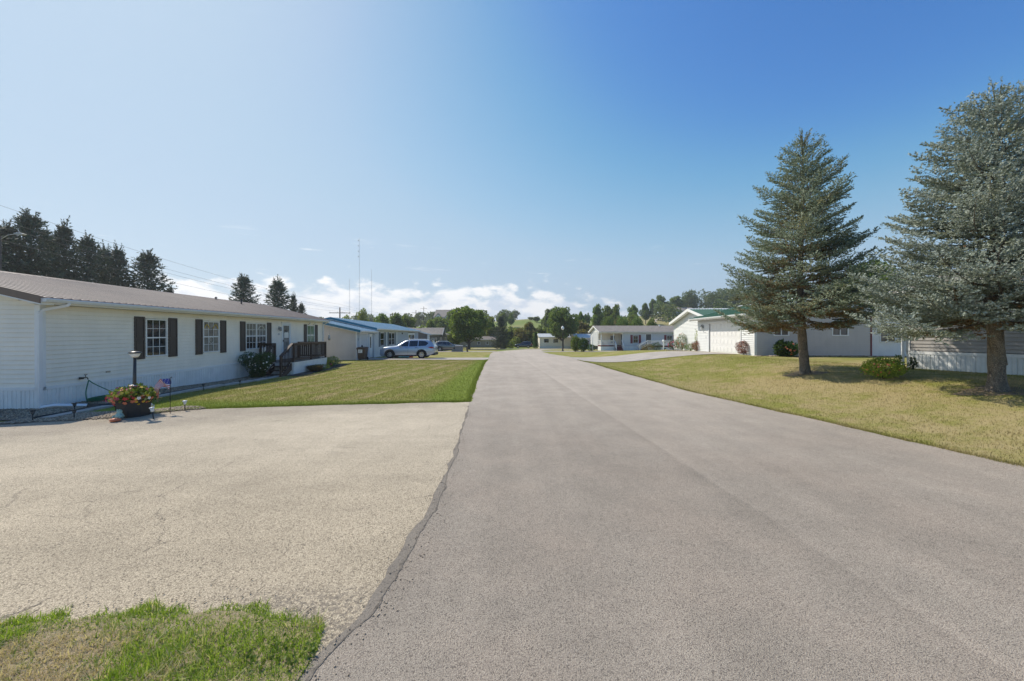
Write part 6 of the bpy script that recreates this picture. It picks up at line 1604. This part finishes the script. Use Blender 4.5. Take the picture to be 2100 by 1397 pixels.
# ---- shrubs and flowers
def shrub(name, label, px, y, wpx, h, mt, seed, n=1500, leaf=.07, flowers=(), cat='shrub', shape='round', dy=0, xz=None, depth=1.0, base=0.0, stem=True):
    x = atp(px, y) if xz is None else xz; z = g(x, y); w_ = wpx/FPX*y; n = int(n*1.5)
    t = thing(name, label, cat, (x, y, z))
    if shape == 'cone':
        V = []; F = []; o = 0
        for k in range(9):
            u = (k+.5)/9; rr = w_/2*(1-u*.88)**.75; v, f = leafcloud(n//9, 0, 0, h*(.04+u*.9), rr, rr, h/9*.8, leaf, seed+k, .6, -1, .5); V.append(v); F.append(f+o); o += len(v)
        v, f = np.concatenate(V), np.concatenate(F)
    elif shape == 'heart':
        V = []; F = []; o = 0
        for (cx, cz, rx, rz_) in ((-.26, .70, .27, .27), (.24, .70, .28, .27), (0, .58, .42, .28), (0, .36, .28, .26), (0, .15, .16, .18)):
            v, f = leafcloud(n//5, cx*w_, 0, cz*h, rx*w_, .36*w_, rz_*h, leaf, seed, .45, -1, .4); seed += 1; V.append(v); F.append(f+o); o += len(v)
        v, f = np.concatenate(V), np.concatenate(F)
    elif shape == 'tuft':
        r = np.random.RandomState(seed); a = r.rand(n)*2*PI; ll = h*r.uniform(.6, 1.1, n); out = r.rand(n)**.6*w_/2
        p0_ = np.stack([np.cos(a)*out*.35, np.sin(a)*out*.35, np.zeros(n)], 1); p1 = np.stack([np.cos(a)*out*.8, np.sin(a)*out*.8, ll*.65], 1); p2 = np.stack([np.cos(a)*out*1.1, np.sin(a)*out*1.1, ll], 1)
        wv = np.stack([-np.sin(a), np.cos(a), 0*a], 1)*.006; v = np.stack([p0_-wv, p0_+wv, p1+wv, p2, p1-wv], 1).reshape(-1, 3); f = np.array([[0, 1, 2, 4]])+(np.arange(n)*5)[:, None]; f2 = np.array([[4, 2, 3, 3]])+(np.arange(n)*5)[:, None]
        f = np.concatenate([f, f2[:, [0, 1, 2, 2]]])[:n]
    else:
        v, f = leafcloud(n, 0, 0, h*.52, w_/2, w_/2*depth, h*.50, leaf, seed, .45, -.95, .35)
    link('leaves', npmesh('leaves', v, f, [mt]), t, kind='stuff')
    if stem:
        b = MB()
        for k in range(5): a = k*1.3+seed; b.tube([(0, 0, -.02), (math.cos(a)*w_*.12, math.sin(a)*w_*.1, h*.35), (math.cos(a)*w_*.25, math.sin(a)*w_*.2, h*.7)], [.018, .012, .006], 5)
        obj('stems', b, 'bark_far', t)
    for (nme, m_, cnt, size) in flowers:
        if shape == 'heart':
            v1, f1 = blossoms(cnt//2, -.20*w_, 0, .68*h, .32*w_, .38*w_, .28*h, size, seed+9, low=-1); v2, f2 = blossoms(cnt-cnt//2, .14*w_, 0, .55*h, .36*w_, .38*w_, .36*h, size, seed+8, low=-1); v, f = np.concatenate([v1, v2]), np.concatenate([f1, f2+len(v1)])
        else: v, f = blossoms(cnt, 0, 0, h*.52, w_/2, w_/2*depth, h*.52, size, seed+7+len(nme), low=-.4)
        link(nme, npmesh(nme, v, f, [m_]), t, kind='stuff')
    return t
x, y, _ = h1w(8.35, -.78, 0); shrub('rose_of_sharon', 'heart-shaped dark green bush covered with white blossoms by the deck steps', 0, y, 62, 1.32, 'leaf_shrub', 51, 7000, .05, (('white_flowers', 'flower_white', 60, .042),), shape='heart', xz=x)
x, y, _ = h1w(11.3, -2.25, 0); shrub('ornamental_grass', 'brownish ornamental grass clump in front of the deck skirting', 0, y, 42, .52, 'leaf_tall_grass', 52, 1500, .05, shape='tuft', xz=x)
x, y, _ = h1w(12.2, -2.2, 0); shrub('low_shrub', 'low green shrub in front of the deck skirting, right of the brown grass', 0, y, 36, .34, 'leaf_green', 53, 900, .05, xz=x)
x, y, _ = h1w(14.6, -1.9, 0); shrub('coneflower_bush', 'dark leafy bush with yellow-green foliage beyond the far corner of the deck', 0, y, 34, .62, 'leaf_dark', 54, 1200, .06, (('yellow_flowers', 'flower_yellow', 14, .05),), xz=x)
x, y, _ = h1w(14.1, -1.98, 0); shrub('daylily', 'bright lime plant at the far corner of the deck skirting', 0, y, 14, .45, 'leaf_lime', 55, 300, .06, (('pink_flowers', 'flower_pink', 6, .05),), xz=x)
rows = [[H1x(8.9+(16.2-8.9)*i/20, -1.75-j*.22-.12*math.sin(i*.9)) for j in range(5)] for i in range(21)]
sheet('mulch_bed', rows, 'mulch', .018, kind='structure')
# right side
shrub('hedge', 'round bright green hedge, left one of two right of the street lamp', 1181, 60, 21, 2.45, 'leaf_green', 61, 2600, .16); shrub('hedge', 'darker reddish-green round bush right of the bright hedge', 1196, 58, 19, 2.15, 'leaf_shrub', 62, 1800, .16)
shrub('low_hedge', 'small rounded green shrub at the left foot of the porch', 1212, 62, 17, 1.15, 'leaf_shrub', 63, 900, .12)
shrub('low_hedge', 'clipped dark green bush at the far road end, left of the dark SUV', 1047, 92, 16, 1.5, 'leaf_green', 64, 900, .2)
shrub('arborvitae', 'slim dark green columnar arborvitae right of the far dark SUV', 1099, 92, 13, 4.1, 'leaf_shrub', 65, 1800, .2, shape='cone')
for (px, w_, h, lab) in ((1246, 29, 649, 'left of four dome-shaped evergreen bushes behind the porch house'), (1276, 29, 650, 'second of four dome-shaped evergreen bushes behind the porch house'), (1305, 29, 651, 'third of four dome-shaped evergreen bushes behind the porch house'), (1336, 23, 655, 'right and smallest of the evergreen bushes behind the porch house')):
    shrub('evergreen_bush', lab, px, 84, w_, zp(h, 84)-g(atp(px, 84), 84), 'leaf_dark', px, 5200, .24)
shrub('deck_shrub', 'olive leafy shrub in front of the white-railed deck', 1328, 64.3, 26, 1.15, 'leaf_autumn', 71, 1100, .10); shrub('deck_shrub', 'dark green shrub right of the olive one at the white-railed deck', 1346, 64.5, 22, 1.5, 'leaf_shrub', 72, 1400, .10)
shrub('red_flower_bush', 'crimson-flowered bush at the left end of the garage house bed', 1381, 35.3, 22, .95, 'leaf_shrub', 73, 900, .07, (('red_flowers', 'flower_pink', 60, .055),))
shrub('hydrangea', 'tall pink-white hydrangea in the bed beside the garage house', 1399, 33.6, 24, 1.50, 'leaf_dark', 74, 1300, .07, (('pale_flowers', 'flower_salmon', 50, .05), ('white_flowers', 'flower_white', 40, .05)))
shrub('green_perennial', 'bright green leafy plant in the middle of the garage house bed', 1416, 31.4, 20, .62, 'leaf_bright', 75, 700, .06)
shrub('sunflower', 'tall thin pale green plant against the corner of the garage', 1429, 30.3, 9, 1.75, 'leaf_lime', 76, 260, .08)
shrub('barberry', 'dark red and green shrub left of the garage door', 1431, 29.6, 24, .80, 'leaf_red', 77, 1500, .055, (('pink_flowers', 'flower_salmon', 20, .03),))
x_, y_ = 14.05, 22.75; shrub('barberry', 'rounded red-leaved shrub at the right side of the garage door', 0, y_, 27, .84, 'leaf_red', 78, 1900, .05, (('red_flowers', 'flower_salmon', 34, .03),), xz=atp(1524, y_))
shrub('dark_lily', 'dark-leaved plant left of the pair below the first side window', 1602, 20.9, 24, .86, 'leaf_shrub', 79, 700, .13); shrub('red_lily', 'dark plant with dull red blooms below the first side window', 1620, 20.7, 28, .78, 'leaf_shrub', 80, 800, .12, (('red_flowers', 'flower_salmon', 14, .06),))
shrub('yellow_shrub', 'yellow-green leafy shrub with reddish tips on the lawn before the grey home', 1812, 11.55, 74, .60, 'leaf_lime', 81, 2400, .055, (('red_tips', 'flower_salmon', 60, .026),), depth=.9)
shrub('weed', 'small upright green weed at the grey home corner, right of the downspout', 1872, 13.2, 12, .42, 'leaf_shrub', 82, 160, .07); shrub('weed', 'small green sprig beside the yellow-green shrub and downspout', 1843, 13.4, 10, .50, 'leaf_green', 83, 140, .07)
shrub('yellow_flowers', 'low yellow flower patch below the white mailbox post', 1366, 53, 10, .35, 'leaf_lime', 84, 260, .08, (('blooms', 'flower_yellow', 30, .06),), 'flowers')
# white stone edging along the garage house
H6m = Matrix.Translation(H6.location) @ H6.rotation_euler.to_matrix().to_4x4()
def s_edge(r):
    q_ = r.rand()
    p = H6m @ (Vector((L6+.75+r.normal()*.06, r.uniform(-.4, 11), 0)) if q_ < .75 else Vector((r.uniform(-6, 1.6), -.9+r.normal()*.10, 0)))
    return (p.x, p.y, .02)
link('edging_stones', stones('edging_stones', 900, s_edge, .03, .075, ['pebble'], 8), kind='stuff')
# stray white stone by the spruce
x, y = 11.9, 8.35; b = MB(); b.lathe([(0, 0), (.09, .01), (.10, .04), (.05, .075), (0, .08)], seg=7, smooth=False); tag(obj('stone', b, 'alu_white', loc=(x, y, g(x, y))), 'pale stone lying on the grass just below the silver-blue spruce trunk', 'stone')

# ------------------------------------------------------------------ grass blades
def blades(name, n, pos, hmin, hmax, wd, m, seed, lean=.5, seg=2):
    r = np.random.RandomState(seed); P = pos(r, n); n = len(P); a = r.rand(n)*2*PI; hh = r.uniform(hmin, hmax, n)*(P[:, 2] if P.shape[1] > 2 else 1)
    ln = r.rand(n)*lean*hh; dx, dy = np.cos(a), np.sin(a); b_ = r.rand(n)*2*PI; wx_, wy_ = np.cos(b_)*wd, np.sin(b_)*wd; z = gz(P[:, 0], P[:, 1])
    o = P[:, :2]
    def pt(t, s): return np.stack([o[:, 0]+dx*ln*t*t+wx_*s, o[:, 1]+dy*ln*t*t+wy_*s, z+hh*(t-.25*t*t*ln/hh)], 1)
    if seg == 1: V = np.stack([pt(0, -1), pt(0, 1), pt(1, 0)], 1).reshape(-1, 3); F = np.arange(n*3).reshape(-1, 3)
    else:
        V = np.stack([pt(0, -1), pt(0, 1), pt(.5, .8), pt(.5, -.8), pt(1, 0)], 1).reshape(-1, 3); k = (np.arange(n)*5)[:, None]
        F = np.concatenate([np.array([[0, 1, 2]])+k, np.array([[0, 2, 3]])+k, np.array([[3, 2, 4]])+k])
    return link(name, npmesh(name, V, F, [m]), kind='stuff')
vx = np.array([t[0] for t in VY]); vyv = np.array([t[1] for t in VY])
def verge(r, n):
    x = r.uniform(-5.2, -1.17, n); y = r.uniform(1.45, 2.76, n); e = np.interp(x, vx, vyv)+.05*np.sin(x*9)+.03*np.sin(x*23); d = e-y
    k = (d > r.rand(n)*.05-.02) ; h = np.where(d < .2, .75, 1.0)*(.65+.5*(np.sin(x*4.3+1)*np.sin(y*6+x)+1)/2)
    return np.stack([x, y, h], 1)[k]
blades('verge_grass', 70000, verge, .022, .075, .0024, 'verge_blade', 1, 1.5)
blades('tall_verge_grass', 17000, verge, .045, .11, .0032, 'verge_blade', 11, 1.3)
def dry(r, n):
    p = verge(r, n); return p
blades('dry_grass', 30000, dry, .010, .030, .0018, 'verge_blade', 2, 4.5)
# broad weeds in the verge
def lawnpts(x0, x1, y0, y1, test, dens):
    def f(r, n):
        x = r.uniform(x0, x1, n); y = y0+(y1-y0)*r.rand(n)**dens; return np.stack([x, y], 1)[test(x, y)]
    return f
RLx = lambda y: np.interp(y, [t[0] for t in ROAD_L], [t[1] for t in ROAD_L]); RRx = lambda y: np.interp(y, [t[0] for t in ROAD_R], [t[1] for t in ROAD_R])
DYf = lambda x: np.interp(x, [t[0] for t in DY], [t[1] for t in DY])
dl = (math.cos(math.radians(94.96)), math.sin(math.radians(94.96)))
def inleft(x, y):
    ly = -((x+12.62)*-dl[1]+(y-9.92)*dl[0])          # distance out from the cream wall
    lx = (x+12.62)*dl[0]+(y-9.92)*dl[1]
    return (x < RLx(y)-.02) & (y > np.maximum(DYf(x)+.03, 10.08)) & (ly > 1.68) & (y < 30.9) & ~((lx > 8.8) & (ly < 2.5) & (lx < 16.3))
def leftp(r, n):
    x = r.uniform(-12, -1.2, n); y = 10+21*r.rand(n)**1.5; return np.stack([x, y], 1)[inleft(x, y)]
blades('lawn_grass', 150000, leftp, .025, .055, .0045, 'lawn_blade', 3, .8, 1)
def leftedge(r, n):
    x = r.uniform(-11, -1.0, n); y = DYf(x)+.02+np.abs(r.normal(size=n))*.09; m_ = (x < RLx(y)-.01) & (x > -9.4); y2 = r.uniform(11, 31, n); x2 = RLx(y2)-.0-np.abs(r.normal(size=n))*.10
    s = r.rand(n) < .5; X_ = np.where(s, x, x2); Y_ = np.where(s, y, y2); return np.stack([X_, Y_], 1)[np.where(s, m_, True)]
blades('lawn_edge_grass', 16000, leftedge, .04, .10, .004, 'lawn_blade', 4, .8, 1)
drv = np.array(RD0)
def rightp(r, n):
    y = 3.6+23*r.rand(n)**1.7; x = r.uniform(5.6, 19, n); near = np.interp(x, drv[:, 0], drv[:, 1]); lim = np.where(x < 14.2, near-.1, 21.0)
    return np.stack([x, y], 1)[(x > RRx(y)+.0) & (y < lim) & (x < 15.4+(13.8-y)*.31)]
blades('lawn_grass', 190000, rightp, .022, .05, .0045, 'lawn_blade', 5, .8, 1)
def rightedge(r, n):
    y = 3.6+27*r.rand(n)**1.5; x = RRx(y)-.02+np.abs(r.normal(size=n))*.09; return np.stack([x, y], 1)
blades('lawn_edge_grass', 14000, rightedge, .03, .08, .004, 'lawn_blade', 6, .9, 1)
# leafy weeds at the verge corner
wl = []
for k in range(14):
    x, y = rnd.uniform(-1.75, -1.22), rnd.uniform(2.15, 2.55)
    if y > lerp_tab(VY, x)-.02: continue
    v, f = leafcloud(14, x, y, g(x, y)+.04, .035, .035, .02, .022, 100+k, .4, -1, .4, .8); wl.append((v, f, 0))
v, f, i = join_np(wl); link('verge_weeds', npmesh('verge_weeds', v, f, ['leaf_bright']), kind='stuff')


def s_loose(r):
    if r.rand() < .6:
        y = 2.0+8.5*r.rand()**1.6; x = lerp_tab(ROAD_L, y)+r.normal()*.10+.02
    elif r.rand() < .5: y = 3.5+22*r.rand()**1.5; x = lerp_tab(ROAD_R, y)-abs(r.normal())*.12
    else: x = r.uniform(-4.2, -1.3); y = lerp_tab(VY, x)+abs(r.normal())*.10
    return (x, y, .016)
link('loose_stones', stones('loose_stones', 900, s_loose, .003, .009, ['pebble'], 15), kind='stuff')

# ------------------------------------------------------------------ haze: pale air over the whole place
hz = MB(); hz.box(-905, 905, -65, 1505, -40, 130)
hm = bpy.data.materials.new('haze'); hm.use_nodes = True; hm.node_tree.nodes.clear()
vo = hm.node_tree.nodes.new('ShaderNodeVolumePrincipled'); mo = hm.node_tree.nodes.new('ShaderNodeOutputMaterial')
vo.inputs['Color'].default_value = (.93, .95, 1.0, 1); vo.inputs['Density'].default_value = .00045; vo.inputs['Anisotropy'].default_value = .35
hm.node_tree.links.new(vo.outputs[0], mo.inputs['Volume']); MATS['haze'] = hm
link('haze', hz.mesh('haze', 'haze'), kind='stuff')
